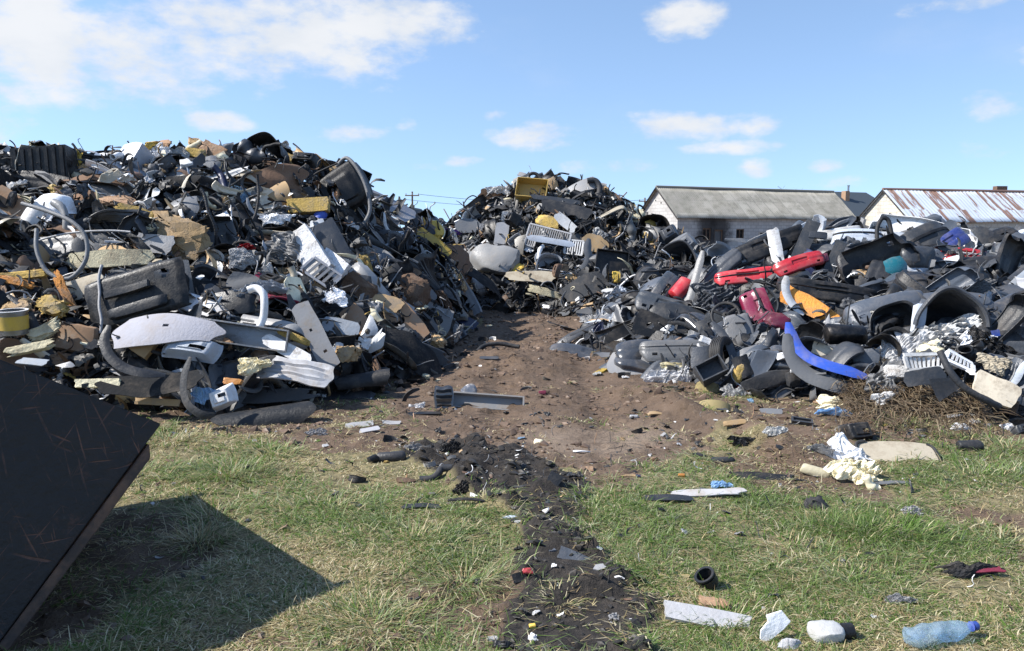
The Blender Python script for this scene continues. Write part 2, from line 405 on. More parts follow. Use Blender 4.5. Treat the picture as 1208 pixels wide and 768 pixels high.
def k_foam(L, W, r, T=None, rough=.06, boxy=.7, n=7, cuts=None, **_):
    T = T or W * r.uniform(.35, .7)
    bm = bmesh.new(); bmesh.ops.create_cube(bm, size=2); bmesh.ops.subdivide_edges(bm, edges=bm.edges[:], cuts=n, use_grid_fill=True)
    V = np.array([v.co[:] for v in bm.verts]); bm.verts.index_update(); Fs = [tuple(v.index for v in f.verts) for f in bm.faces]; bm.free()
    S = V / np.linalg.norm(V, axis=1, keepdims=True) * 1.25; V = V * boxy + S * (1 - boxy)
    V = V + wob(r, 6, 1.2)(V) * .13 * (1 if boxy < .9 else .35)
    for _ in range(cuts if cuts is not None else 0 if boxy > .88 else r.randint(2, 4)):        # planes where it was torn or cut
        nn = np.array([r.gauss(0, 1), r.gauss(0, 1), r.gauss(0, .6)]); nn /= np.linalg.norm(nn); dd = r.uniform(.75, 1.15); ex = np.maximum(V @ nn - dd, 0); V = V - ex[:, None] * nn
    V = V + wob(r, 8, 5)(V) * rough + wob(r, 8, 11)(V) * rough * .8 + wob(r, 8, 20)(V) * rough * .4
    V = V * np.array([L / 2, W / 2, T / 2]); V = bend(V, 2, r.gauss(0, .3), L)
    return [(None, V, Fs, None, None)]
def k_film(L, W, r, n=30, amp=.10, **_):
    ks = [(np.array([r.gauss(0, 1), r.gauss(0, 1)]) * r.choice([4, 8, 14, 22]), r.uniform(0, 6)) for _ in range(11)]
    def fn(U, V):
        z = 0
        for i, (k, p) in enumerate(ks): z = z + (abs(((U * k[0] + V * k[1] + p) / 3) % 2 - 1) - .5) * amp * L / (1 + i * .35) * .8
        e = 1 + .18 * np.sin(np.arctan2(V, U) * 3 + ks[0][1]) + .1 * np.sin(np.arctan2(V, U) * 7 + ks[1][1])
        q = 1 / np.maximum(1, np.hypot(U, V) ** .8)
        return U * L / 2 * e * q, V * W / 2 * e * q, z + .25 * L * (1 - (U ** 2 + V ** 2) / 2) * .6
    V, Fs = grid(n, n, fn)
    V = V + wob(r, 6, 9 / L)(V) * .03 * L
    V, Fs = solid(V, Fs, .003)
    return [(None, V, Fs, None, None)]
def k_shard(L, W, r, t=.008, **_):
    n = r.randint(5, 8); an = sorted(r.uniform(0, 2 * PI) for _ in range(n)); ring = np.array([(math.cos(a) * L / 2 * r.uniform(.7, 1.1), math.sin(a) * W / 2 * r.uniform(.6, 1.1), 0) for a in an])
    V = [ring, ring * .55]; V = np.concatenate(V + [np.zeros((1, 3))]); c = 2 * n
    Fs = []
    for i in range(n):
        j = (i + 1) % n; Fs.append((i, j, n + j, n + i)); Fs.append((n + i, n + j, c))
    V = V + wob(r, 4, 3 / L)(V) * .06 * L * np.array([.2, .2, 1.2]); V = bend(V, 2, r.gauss(0, .9), L)
    V, Fs = solid(V, Fs, t)
    return [(None, V, Fs, None, None)]
def k_liner(L, W, r, arc=2.9, t=.006, rimcol=None, cut=.0, **_):
    R = L / 2; ph = r.uniform(0, 6)
    def fn(U, V):
        a = U * arc / 2; rr = R * (1 + .03 * np.sin(5 * a + ph)) + .02 * (np.sin(V * 9) > .3) * R
        rr = rr * (1 - .35 * sstep(.55, 1, V)) + .07 * R * sstep(-.9, -1, V)
        return rr * np.sin(a), rr * np.cos(a) - R * .5, -V * W / 2 * (1 - .2 * abs(U))
    V, Fs = grid(30, 12, fn, (lambda u, v: not (abs(u - .2) < .12 and -.3 < v < .2)) if cut else None)
    V = V + wob(r, 5, 2.5 / L)(V) * .05 * L; V2, F2 = solid(V, Fs, t)
    parts = [(None, V2, F2, None, None)]
    if rimcol:
        Vr = V.reshape(31, 13, 3)[:, 0] if not cut else None
        if Vr is not None: parts = [('shell', V2, F2, None, None), ('rim', *tube(Vr, .025, 6), rimcol, 'plastic')]
    return parts
def k_card(L, W, r, pocket=True, trim='charcoal', **_):
    pa = k_panel(L, W, r, cu=r.gauss(0, .25), cv=.2, tw=r.gauss(0, .25), ns=.015, edge=.03, rnd=.2, fl=.03, holes=[(.55, .45, .16, .2)] if r.random() < .5 else (), nu=34, nv=22)[0]
    parts = [('panel', pa[1], pa[2], None, None)]
    V, Fs = k_foam(L * .45, W * .13, r, T=.06, rough=.008, n=5, boxy=.93)[0][1:3]; V = V + np.array([-.05 * L, .08 * W, .035]); parts.append(('armrest', V, Fs, trim, 'plastic'))
    if pocket:
        V, Fs = k_panel(L * .6, W * .25, r, cv=.7, ns=.01, fl=.03, nu=14, nv=8)[0][1:3]; V = V + np.array([0, -.28 * W, .055]); parts.append(('pocket', V, Fs, trim, 'plastic'))
    return parts
def k_housing(L, W, r, T=None, openings=True, **_):
    T = T or W * r.uniform(.4, .8)
    def fn(U, V):
        x = U * np.sqrt(1 - .35 * V ** 2 / 2); y = V * np.sqrt(1 - .35 * U ** 2 / 2); m = np.maximum(abs(U), abs(V))
        z = T * (sstep(1.0, .62, m) + .12 * (m < .4)); return x * L / 2, y * W / 2, z
    ax, ay = r.uniform(-.35, .35), r.uniform(-.3, .3)
    V, Fs = grid(30, 22, fn, (lambda u, v: not (abs(u - ax) < .24 and abs(v - ay) < .2)) if openings else None)
    V = V + wob(r, 5, 3 / L)(V) * .05 * L; V = bend(V, 2, r.gauss(0, .4), L)
    V, Fs = solid(V, Fs, .007)
    return [(None, V, Fs, None, None)]
def k_duct(L, W, r, **_):
    n = 16; p = path3(r, L, n, 1.8, .3); V, Fs = tube(p, W / 2 * (1 + .15 * np.sin(np.arange(n + 1) * .8)), 12, cap=False)
    V, Fs = solid(V, Fs, .008); return [(None, V, Fs, None, None)]
def k_crate(L, W, r, T=None, ribs=9, slats=True, **_):
    T = T or W * .6; t = .015; gs = [box((0, 0, t / 2), (L, W, t))]
    for s in (-1, 1):
        gs.append(box((0, s * (W / 2 - t / 2), T / 2 + t + .001), (L - 2 * t - .004, t, T))); gs.append(box((s * (L / 2 - t / 2), 0, T / 2 + t + .001), (t, W, T)))
    body = join(*gs); rb = []
    for i in range(ribs):
        x = -L / 2 + L * (i + .5) / ribs; rb.append(box((x, 0, -.012), (L / ribs * .45, W * .92, .02)))
    rb2 = join(*rb); dv = wob(r, 4, 2 / L)
    return [('body', body[0] + dv(body[0]) * .03 * L, body[1], None, None), ('rib', rb2[0] + dv(rb2[0]) * .03 * L, rb2[1], None, None)]
def k_grille(L, W, r, bars=14, **_):
    fr = [box((0, s * W / 2, 0), (L, .03, .03)) for s in (-1, 1)] + [box((s * L / 2, 0, .002), (.03, W - .034, .03)) for s in (-1, 1)]
    sl = [box((-L / 2 + L * (i + .5) / bars, 0, 0), (L / bars * .5, W - .034, .018)) for i in range(bars)]
    a = join(*fr); b = join(*sl); dv = wob(r, 3, 2 / L)
    return [('frame', a[0] + dv(a[0]) * .02, a[1], None, None), ('slats', b[0] + dv(b[0]) * .02, b[1], None, None)]
def k_bucket(L, W, r, band='yellow', rim_='white', **_):
    R = W / 2; h = L
    body = lathe([(R * .9, 0), (R, h), (R * 1.06, h), (R * 1.06, h * .93), (R * 1.01, h * .93)], 28, cap=False); base = lathe([(R * .02, .002), (R * .9, .002)], 28)
    lab = lathe([(R * .93 + .006, h * .22), (R * .985 + .006, h * .8)], 28, cap=False); rim = lathe([(R * .86, h * .985), (R * 1.08, h * .985), (R * 1.08, h * 1.02), (R * .86, h * 1.02)], 28, cap=False)
    return [('can', *solid(*join(body, base), .004), None, None), ('label_band', *solid(lab[0], lab[1], .003), band, 'plastic'), ('rim', rim[0], rim[1], rim_, 'plastic')]
def k_can(L, W, r, cap='charcoal', **_):
    R = W / 2; g = lathe([(R * .3, -L / 2), (R * .8, -L / 2 * .97), (R, -L * .42), (R, L * .3), (R * .96, L * .4), (R * .7, L * .47), (R * .3, L * .5)], 24)
    V = g[0][:, [2, 0, 1]]; V = V + wob(r, 4, 4 / L)(V) * .03 * L
    return [(None, V, g[1], None, None)]
def k_ring(L, W, r, spokes=3, **_):
    R = L / 2; a = np.linspace(0, 2 * PI, 41); V, Fs = tube(np.stack([R * np.cos(a), R * np.sin(a), 0 * a], 1), W / 2, 8, cap=False)
    parts = [('rim', V, Fs, None, None)]
    if spokes:
        hub = lathe([(.01, .0), (R * .28, .0), (R * .3, .03), (R * .22, .05), (.01, .055)], 20, cap=False); parts.append(('hub', hub[0] + np.array([0, 0, -.03]), hub[1], None, None))
        for k in range(spokes):
            t = 2 * PI * k / spokes + .5; V, Fs = tube([(R * .2 * math.cos(t), R * .2 * math.sin(t), 0), (R * .98 * math.cos(t), R * .98 * math.sin(t), 0)], W * .5, 6); parts.append(('spoke', V, Fs, None, None))
    return parts
def k_tyre(L, W, r, **_):
    R = L / 2; w = W / 2
    prof = [(R * .62, -w * .8), (R * .8, -w), (R * .95, -w * .95), (R, -w * .8)]
    for i in range(5): prof += [(R, -w * .75 + i * w * .3), (R, -w * .55 + i * w * .3), (R * .97, -w * .54 + i * w * .3), (R * .97, -w * .46 + i * w * .3)]
    prof += [(R, w * .8), (R * .95, w * .95), (R * .8, w), (R * .62, w * .8)]
    V, Fs = lathe(prof, 40, cap=False); V, Fs = solid(V, Fs, .01)
    return [(None, V, Fs, None, None)]
KINDS = dict(panel=k_panel, bumper=k_bumper, strip=k_strip, hose=k_hose, foam=k_foam, film=k_film, shard=k_shard, liner=k_liner, card=k_card, housing=k_housing,
             duct=k_duct, crate=k_crate, grille=k_grille, bucket=k_bucket, can=k_can, ring=k_ring, tyre=k_tyre)

def new_mesh(name, V, Fs, material, sharp=42, flat=False):
    me = bpy.data.meshes.new(name); me.from_pydata([tuple(p) for p in V], [], Fs); me.update()
    if not flat:
        me.polygons.foreach_set('use_smooth', [True] * len(me.polygons)); me.set_sharp_from_angle(angle=math.radians(sharp))
    if material is not None: me.materials.append(material)
    return me
def link(name, me, parent=None):
    o = bpy.data.objects.new(name, me); COL.objects.link(o)
    if parent is not None: o.parent = parent
    return o
def mobj(name, g, material, parent=None, sharp=42, flat=False): return link(name, new_mesh(name, g[0], g[1], material, sharp, flat), parent)
def empty(name, loc=(0, 0, 0)):
    o = bpy.data.objects.new(name, None); o.empty_display_size = .2; COL.objects.link(o); o.location = loc; return o
def tag(o, label, cat, group=None):
    o['label'] = label; o['category'] = cat
    if group: o['group'] = group
    return o
def build(kind, name, L, W, col, fin, r, opts):
    parts = KINDS[kind](L, W, r, **opts)
    flat = kind == 'film'
    if len(parts) == 1:
        o = mobj(name, parts[0][1:3], mat(col, fin), None, flat=flat)
    else:
        o = empty(name)
        for pn, V, Fs, c2, f2 in parts: mobj(pn or name + '_part', (V, Fs), mat(c2 or col, f2 or fin), o)
    return o
def orient(n, ang):
    n = np.asarray(n, float); n = n / np.linalg.norm(n); a = math.radians(ang)
    d = RGT * math.cos(a) + CUP * math.sin(a); x = d - n * d.dot(n)
    if np.linalg.norm(x) < .15: x = np.cross(n, RGT)
    x /= np.linalg.norm(x); y = np.cross(n, x)
    return np.stack([x, y, n], 1)
NCODE = {'f': (0, .3, .95), 'uf': (0, .65, .75), 'u': (0, .93, .35), 'l': (-.65, .45, .6), 'r': (.65, .45, .6), 'lu': (-.5, .8, .3), 'ru': (.5, .8, .3), 'b': (0, -.3, -.95), 'bl': (-.5, -.2, -.8), 'br': (.5, -.2, -.8), 'd': (0, -.8, .6), 'g': None}
def nvec(code):
    c = NCODE[code] if isinstance(code, str) else code
    if c is None: return None
    h = np.array([0, -1.0, 0]); return np.array([1.0, 0, 0]) * c[0] + np.array([0, 0, 1.0]) * c[1] + h * c[2]
HERO = []
def P(kind, name, cat, u, v, L, W, ang, n, col, fin, label, short=None, lift=.04, seed=None, deep=None, group=None, **o):
    """one scrap item: where its centre shows in the photo gives the spot on heap or ground; L and W are its sizes there"""
    p, t = hit(u, v)
    if p is None:                                   # over the skyline: stand on the crest
        for dv in range(2, 60, 2):
            p, t = hit(u, v + dv)
            if p is not None: break
        p = CAM + t * ray(u, v + dv * .6)
    sl_ = lift * .9 if heaps_fast(p[0], p[1]) > .05 else 0      # pieces on a slope lie proud of it
    m = (t - sl_) / F; r = random.Random(seed if seed is not None else hash((u, v, 7)))
    nn = nvec(n)
    if nn is None: nn = slope_n(p[0], p[1])
    nn = nn / np.linalg.norm(nn)
    ob = build(kind, name, L * m, W * m, col, fin, r, o)
    R = orient(nn, ang)
    q = p - ray(u, v) * sl_ if sl_ else p + np.array([0, 0, lift * .3])
    M = Matrix.Identity(4)
    for i in range(3):
        for j in range(3): M[i][j] = R[i][j]
        M[i][3] = q[i]
    ob.matrix_world = M
    tag(ob, label, cat, group); HERO.append((ob, short)); return ob
SKY_STR, CLOUD_STR, SUN_STR, EXPO, SKY_AIR, SKY_DUST, SKY_OZ, SKY_LIFT = .135, .56, 4.7, 0.82, 1.0, .1, 1.35, .16
# ------------------------------------------------------------------ left heap
LB = 'left heap'
P('crate','plastic_crate','crate',44,196,68,48,4,(-.15,-.1,-1),'black','plastic','big black ribbed plastic box on the crest of the left heap','the black ribbed box',lift=.6,T=.35,ribs=7)
P('strip','dashboard_cover','dashboard trim',58,176,62,16,-12,'uf','charcoal','plastic','curved black dashboard trim lying across the ribbed box on the left crest',None,lift=.3,curl=.8)
P('bumper','car_bumper','bumper',42,216,120,22,-3,'f','black','plastic','long black bumper lying under the ribbed box at the left edge',None,lift=.1,mould=False,grille=False)
P('panel','felt_carpet','carpet',160,216,150,34,-2,(-.1,.2,.95),'black','felt','rolled black felt carpet with a lighter curled edge near the left crest','the rolled black carpet',lift=.15,cv=2.6,rnd=.1)
P('panel','felt_carpet','carpet',115,213,60,20,14,'u','brown','felt','brown felt flap curling up beside the rolled black carpet',None,lift=.2,cu=1.0)
P('foam','plastic_box','box',158,186,30,26,-20,(-.4,.6,.7),'silver','plastic','silver grey box with a black side sticking up on the left crest','the silver box',lift=.3,boxy=.97,rough=.01,T=.28)
P('film','plastic_bag','bag',184,182,42,30,10,'uf','white','film','white plastic bag bulging on the left crest','the white crest bag',lift=.25)
P('film','plastic_sheet','plastic sheet',206,186,26,34,70,'f','white','film','crumpled white plastic scrap standing beside the crest bag',None,lift=.2)
P('panel','door_lining','door panel',222,198,74,24,28,'uf','grey','plastic','grey moulded door panel sloping below the white crest bag',None,lift=.2,cv=.4,fl=.03)
P('panel','wooden_board','board',238,196,62,12,27,'f','beige','board','weathered pale board lying along the grey door panel',None,lift=.25,edge=.01,rnd=0,ns=.005)
P('foam','foam_block','foam',232,171,24,10,-8,'f','mustard','foam','yellow foam block on top of the left crest','the crest foam block',lift=.3)
P('foam','foam_block','foam',252,175,34,22,-30,'f','fibre_brown','foam','pinkish brown foam lump beside the yellow crest foam block',None,lift=.25)
P('panel','fabric_scrap','fabric panel',262,190,34,18,10,'f','maroon','felt','maroon fabric panel near the left crest','the maroon fabric',lift=.15)
P('foam','headrest','headrest',276,191,16,24,70,'f','charcoal','felt','dark grey headrest standing beside the maroon fabric',None,lift=.25)
P('liner','wheel_arch_liner','arch liner',318,171,46,40,-12,(-.2,.3,.9),'black','plastic','black wheel arch liner at the very peak of the left heap','the peak arch liner',lift=.3)
P('panel','plastic_sheet','panel',328,168,30,18,-48,'r','black','plastic','pointed black plastic flap rising beside the peak arch liner',None,lift=.35,taper=.5)
P('duct','air_duct','duct',298,176,34,18,-40,'f','dark_grey','plastic','dark grey air duct lying left of the peak arch liner',None,lift=.25)
P('strip','sealing_strip','trim strip',338,187,30,5,-68,'f','maroon','plastic','dark red strip poking out below the peak arch liner',None,lift=.35,curl=.4)
P('hose','rubber_hose','hose',312,188,70,4,20,'f','black','rubber','thin black hose looping just under the peak arch liner',None,lift=.35,curl=4)
P('housing','plastic_housing','housing',360,186,34,18,-5,'uf','black','plastic','small black housing on the skyline right of the dark red strip',None,lift=.25)
P('housing','heater_box','heater box',402,226,52,66,-62,(.1,.25,.95),'black','plastic','big black rounded heater box at the right shoulder of the left heap','the big black heater box',lift=.3,T=.3)
P('crate','plastic_tray','tray',408,206,44,30,-14,(.5,.4,.7),'black','plastic','open black tray tipped against the big black heater box',None,lift=.35,T=.22)
P('hose','rubber_hose','hose',414,232,1,4.5,0,'f','grey','rubber','grey hose hanging in a long loop over the big black heater box',None,lift=.75,
  path=[(-.25,.5,0),(-.1,.62,.06),(.05,.5,.1),(.2,.25,.1),(.3,-.05,.1),(.32,-.3,.1),(.2,-.52,.1),(.05,-.6,.06)])
P('foam','bumper_absorber','foam absorber',364,243,47,17,4,'f','mustard','foam','mustard yellow foam bumper core below the big black heater box','the yellow bumper core',lift=.4,boxy=.95,rough=.02)
P('panel','fibre_board','fibreboard',333,231,40,22,-55,(.3,.3,.9),'tan','board','tan fibreboard curled like a leaf left of the yellow bumper core',None,lift=.35,cu=1.6,taper=.4)
P('foam','foam_block','foam',212,281,58,42,-12,'f','tan','foam','large torn tan foam slab in the middle of the left heap','the torn tan foam slab',lift=.35,T=.18,rough=.16,boxy=.85)
P('panel','foam_board','foam board',127,304,100,20,3,'f','cream','foam','long cream foam board bowed along its edge below the grey bumper','the long cream foam board',lift=.35,cu=.5,t=.05)
P('panel','foam_board','foam board',96,340,62,24,14,(-.1,.25,.95),'beige','board','cream panel with torn orange foam edge under the long cream foam board','the cream panel',lift=.45,t=.03)
P('foam','foam_strip','foam',76,345,44,9,-58,'f','orange','foam','torn orange foam edge leaning against the cream panel',None,lift=.5,rough=.12)
P('foam','foam_strip','foam',30,325,60,10,6,'f','mustard','foam','long mustard foam strip at the far left edge',None,lift=.4,rough=.12)
P('foam','foam_strip','foam',22,333,40,8,-14,'f','orange','foam','orange brown foam strip just under the mustard strip at the left edge',None,lift=.4,rough=.12)
P('bumper','car_bumper','bumper',60,296,150,40,5,(-.1,.35,.9),'grey','plastic','long grey bumper with a rolled upper edge at the left edge of the heap','the long grey bumper',lift=.3,mould=False,grille=False)
P('duct','plastic_pipe','pipe',80,264,70,9,-36,'f','pale_grey','plastic','pale grey pipe sloping down above the long grey bumper',None,lift=.55)
P('hose','rubber_hose','hose',76,288,1,5,0,'f','grey','rubber','grey hose hanging in a loop in front of the long grey bumper','the hanging grey hose',lift=1.1,
  path=[(-.5,.45,0),(-.2,.35,.05),(.1,.22,.1),(.27,.05,.1),(.3,-.2,.1),(.15,-.4,.1),(-.08,-.33,.1),(-.22,-.1,.1),(-.28,.15,.05)])
P('hose','wire_cable','cable',100,275,110,2.5,24,'f','pale_grey','rubber','thin pale cable stretched across the hanging grey hose',None,lift=1.2,curl=.3)
P('panel','plastic_sheet','plastic sheet',38,250,24,26,-30,'f','white','plastic','folded white plastic scrap above the pale grey pipe',None,lift=.5,cu=1.2)
P('panel','cardboard_sheet','cardboard',12,240,50,26,-35,'f','fibre_brown','board','brown cardboard sheet at the left edge above the grey bumper',None,lift=.3)
P('panel','plastic_sheet','panel',206,246,56,36,8,(-.3,.55,.75),'grey','plastic','grey domed plastic shell above the torn tan foam slab',None,lift=.3,cu=1.2,cv=.8)
P('strip','plastic_strip','strip',176,236,34,11,46,'f','white','plastic','short white plastic blade standing left of the grey domed shell',None,lift=.5,curl=.4)
P('panel','plastic_sheet','panel',182,287,42,24,-8,'f','steel','plastic','ragged steel grey sheet under the left end of the torn tan foam slab',None,lift=.4,edge=.12)
P('card','door_card','door card',160,346,122,66,18,(.0,.35,.95),'black','plastic','large dark grey door card leaning in the middle of the left heap','the large dark grey door card',lift=.85)
P('hose','wire_cable','cable',118,352,90,3.5,70,'f','steel','rubber','grey cable hanging down the left side of the large dark grey door card',None,lift=.8,curl=.8)
P('panel','plastic_sheet','panel',217,335,56,20,-80,(.1,.25,.95),'grey','plastic','upright grey panel standing right of the large dark grey door card',None,lift=.4,cv=.3)
P('film','cloth_rag','rag',285,306,34,24,0,'f','pale_grey','felt','dirty white rag below the red crumpled packet','the dirty white rag',lift=.45)
P('film','plastic_packet','packet',290,292,20,9,5,'f','red','film','crumpled red packet on the dirty white rag',None,lift=.65)
P('shard','plastic_shard','shard',236,330,14,14,20,'f','white','plastic','square white plastic chip between the grey upright panel and the rag',None,lift=.5)
P('foam','foam_packaging','foam packaging',366,298,64,30,-52,(-.2,.35,.9),'white','foam','big white moulded foam packaging block right of the red packet','the white foam packaging',lift=.6,T=.16,boxy=.93,rough=.015)
P('foam','foam_packaging','foam packaging',392,312,40,24,-40,(-.2,.45,.85),'white','foam','smaller white foam block touching the lower end of the white foam packaging',None,lift=.6,T=.12,boxy=.92,rough=.02)
P('grille','air_vent','vent',379,322,38,22,-40,(.3,.4,.8),'steel','plastic','grey slotted vent panel lying against the white foam packaging',None,lift=.65,bars=6)
P('film','plastic_film','film',334,292,34,46,80,'f','pale_grey','film','translucent grey film draped left of the white foam packaging',None,lift=.5)
P('panel','plastic_sheet','panel',392,291,66,34,-60,(.1,.3,.95),'dark_grey','plastic','dark grey plastic sheet standing right of the white foam packaging',None,lift=.4,cv=.6)
P('film','cloth_rag','rag',326,260,40,16,4,'uf','white','felt','white crumpled cloth under the curled tan fibreboard',None,lift=.4)
P('can','plastic_can','can',376,257,22,13,60,'f','bright_blue','plastic','small blue can tucked under the yellow bumper core',None,lift=.4)
P('bucket','paint_bucket','paint bucket',17,394,28,32,94,(0,1,.06),'pale_grey','metal','yellow labelled paint bucket lying near the steel loader bucket','the paint bucket',lift=.45)
P('foam','foam_block','foam',52,391,34,16,28,'f','cream','foam','cream foam wedge right of the paint bucket',None,lift=.45,rough=.1)
P('foam','foam_block','foam',36,411,50,12,12,'f','cream','foam','long dirty cream foam bar under the paint bucket',None,lift=.45,rough=.08)
P('panel','cardboard_box','cardboard box',86,398,50,36,-12,'f','fibre_brown','board','brown cardboard box half buried right of the cream foam wedge',None,lift=.35,cu=.5,fl=.05)
P('panel','plastic_sheet','plastic sheet',38,426,38,14,-22,'u','silver','plastic','pale blue white plastic tray just above the loader bucket edge',None,lift=.5)
P('shard','plastic_shard','shard',74,430,30,12,4,'uf','pale_grey','plastic','thin pale grey plate just above the loader bucket edge',None,lift=.5)
P('panel','felt_board','headliner board',195,389,132,40,-4,(-.05,.72,.7),'lilac_grey','felt','large pale grey felt board with a slot below the dark grey door card','the pale grey felt board',lift=.75,cu=.55,cv=.5,edge=.07,taper=.2,ns=.03,t=.02,nu=40,nv=24,holes=[(.05,.1,.07,.10)],seed=4)
P('crate','metal_trough','trough',275,396,124,26,-5,(.05,.28,.95),'pale_grey','metal','long dirty white metal trough right of the pale grey felt board','the white metal trough',lift=.5,T=.12,ribs=2)
P('panel','plastic_sheet','panel',267,356,70,36,6,(-.1,.45,.85),'charcoal','plastic','smooth charcoal plastic shell above the white metal trough','the smooth charcoal shell',lift=.45,cu=.7,cv=.5,fl=.04)
P('hose','air_duct','duct',303,363,1,9,0,'f','white','plastic','white elbow duct standing on the end of the white metal trough',None,lift=.9,
  path=[(-.1,.18,0),(-.02,.2,0),(.06,.14,.02),(.08,.02,.02),(.07,-.1,.0),(.03,-.22,0)])
P('film','plastic_film','film',308,342,60,18,12,'uf','silver','film','pale bluish plastic film above the white elbow duct',None,lift=.6)
P('panel','plastic_sheet','panel',372,396,86,24,-62,(.05,.3,.95),'steel','board','tall dirty grey board with drilled holes leaning right of the white trough','the tall grey board',lift=.75,edge=.03,rnd=.1,ns=.01,holes=[(.5,.2,.05,.14),(-.2,-.1,.05,.14)],seed=3)
P('foam','foam_strip','foam',345,397,40,8,-22,'f','mustard','foam','dull yellow foam strip left of the tall grey board',None,lift=.75)
P('panel','wooden_board','board',338,412,66,16,-30,(0,.5,.85),'white','board','narrow peeling white board under the dull yellow foam strip',None,lift=.65,edge=.04,ns=.01)
P('panel','wooden_board','board',348,436,88,34,-14,(.05,.75,.6),'pale_grey','board','wide dirty white board sloping at the foot of the tall grey board','the wide white board',lift=.6,edge=.05,ns=.02,rnd=.05,crease=.03,cu=.4,ribs=5,t=.015)
P('panel','plastic_sheet','panel',402,385,44,18,-10,'f','silver','plastic','pale blue grey plastic panel behind the tall grey board',None,lift=.5)
P('shard','plastic_sheet','panel',434,390,44,22,74,(.1,.3,.95),'white','plastic','upright white plastic panel right of the tall grey board','the upright white panel',lift=.55)
P('shard','plastic_shard','shard',446,404,36,22,62,'f','white','plastic','jagged white shard leaning on the upright white panel',None,lift=.6)
P('panel','fibre_board','fibreboard',478,381,60,34,-52,(.2,.4,.88),'fibre_brown','board','brown fibreboard with a round hole at the right foot of the left heap','the holed brown fibreboard',lift=.55,holes=[(.55,-.1,.17,.3)],seed=9,edge=.06)
P('panel','fibre_board','fibreboard',452,358,44,20,-8,'f','tan','board','orange tan fibreboard scrap above the upright white panel',None,lift=.45,edge=.12)
P('foam','foam_lump','foam',483,346,38,40,0,'f','brown','foam','round rusty brown foam lump above the holed brown fibreboard','the rusty brown lump',lift=.35,boxy=.2,rough=.1)
P('panel','splash_shield','splash shield',427,446,66,24,8,(0,.55,.8),'black','plastic','black curled splash shield lying right of the wide white board','the black splash shield',lift=.45,cv=1.8)
P('strip','wheel_arch_strip','wheel arch trim',160,418,1,11,0,'f','charcoal','plastic','broad black curved arch trim below the pale grey felt board','the black curved arch trim',lift=.95,roll=.4,
  path=[(-.26,.26,0),(-.27,.12,.03),(-.2,-.02,.06),(-.06,-.13,.07),(.12,-.18,.06),(.28,-.19,0)])
P('panel','cardboard_box','cardboard box',166,408,30,24,-30,'f','tan','board','small crushed tan cardboard box inside the black curved arch trim',None,lift=.55,cu=.5,fl=.06)
P('housing','headlamp_unit','headlamp',228,416,66,28,-8,(.05,.6,.8),'silver','plastic','pale grey plastic lamp housing below the pale grey felt board','the pale lamp housing',lift=.5)
P('panel','felt_carpet','carpet',178,454,110,32,6,(-.05,.75,.65),'black','felt','wide black felt sheet sagging at the foot of the left heap','the wide black felt sheet',lift=.55,edge=.12,cu=-.4)
P('foam','foam_plank','foam plank',116,452,52,10,1,'f','cream','foam','cream foam plank lying above the loader bucket edge',None,lift=.5,boxy=.95,rough=.05)
P('strip','bent_strip','strip',222,462,1,9,0,'f','charcoal','rubber','black bent rubber strip standing upright at the foot of the heap','the upright black strip',lift=.9,roll=.3,
  path=[(.0,.3,0),(-.03,.15,.02),(-.02,0,.04),(.04,-.12,.06),(.16,-.2,.07),(.26,-.2,.05)])
P('film','plastic_film','film',240,466,26,18,10,'f','sky_blue','film','light blue plastic film behind the upright black strip',None,lift=.5)
P('housing','plastic_container','container',264,468,30,26,20,'f','white','plastic','white broken plastic container right of the light blue film',None,lift=.45)
P('foam','foam_block','foam',275,450,22,7,-4,'f','orange','plastic','small orange plastic bar right of the wide black felt sheet',None,lift=.5)
P('foam','wooden_plank','plank',186,474,50,8,-3,'f','tan','board','tan wooden lath under the wide black felt sheet',None,lift=.3,boxy=.97,rough=.01)
P('panel','car_bumper','bumper',312,500,112,32,12,(.0,.8,.6),'charcoal','plastic','dark grey bumper lying on the grass in front of the left heap','the dark grass bumper',lift=.3,cv=1.5,edge=.1,tw=.3)
P('panel','plastic_sheet','panel',322,480,96,20,8,(0,.85,.5),'grey','plastic','ragged grey plastic strip on top of the dark grass bumper',None,lift=.35,edge=.16)
P('panel','floor_mat','floor mat',404,470,78,20,4,(0,.95,.3),'charcoal','rubber','black rubber mat lying flat on the dirt at the heap foot','the black rubber mat',lift=.12,fl=.03)
P('panel','plastic_insert','trim panel',512,286,46,16,-36,(.3,.4,.85),'yellow','plastic','bright yellow trim panel with slots on the right slope of the left heap','the yellow trim panel',lift=.55,holes=[(.2,0,.2,.25)])
P('foam','plastic_insert','trim panel',514,272,20,14,-60,'f','yellow','plastic','short yellow plastic stub above the yellow trim panel',None,lift=.55)
P('panel','metal_sheet','metal sheet',452,237,80,24,-28,(.2,.6,.75),'steel','metal','bent grey metal sheet on the skyline right of the heater box','the skyline metal sheet',lift=.3,cv=.8)
P('panel','plastic_sheet','panel',486,254,64,16,-30,(.3,.6,.7),'charcoal','plastic','dark panel sliding down the slope under the skyline metal sheet',None,lift=.35)
P('film','cloth_rag','rag',428,298,34,16,4,'f','pale_grey','felt','pale cloth scrap hanging in the slope right of the dark grey sheet',None,lift=.4)
P('strip','sealing_strip','trim strip',458,292,80,7,-46,'f','grey','plastic','long grey trim strip pointing down the right slope of the left heap',None,lift=.6,curl=.3)
P('panel','plastic_sheet','panel',545,376,40,14,-26,(.3,.6,.7),'dark_blue','plastic','dark blue plastic panel at the inner foot of the left heap','the dark blue panel',lift=.4)
P('panel','plastic_sheet','panel',521,378,24,30,-20,'f','steel','plastic','upright grey plate left of the dark blue panel',None,lift=.5)
P('foam','foam_block','foam',424,340,40,30,-30,'f','brown','foam','dark brown foam block in the slope above the orange tan fibreboard',None,lift=.4)
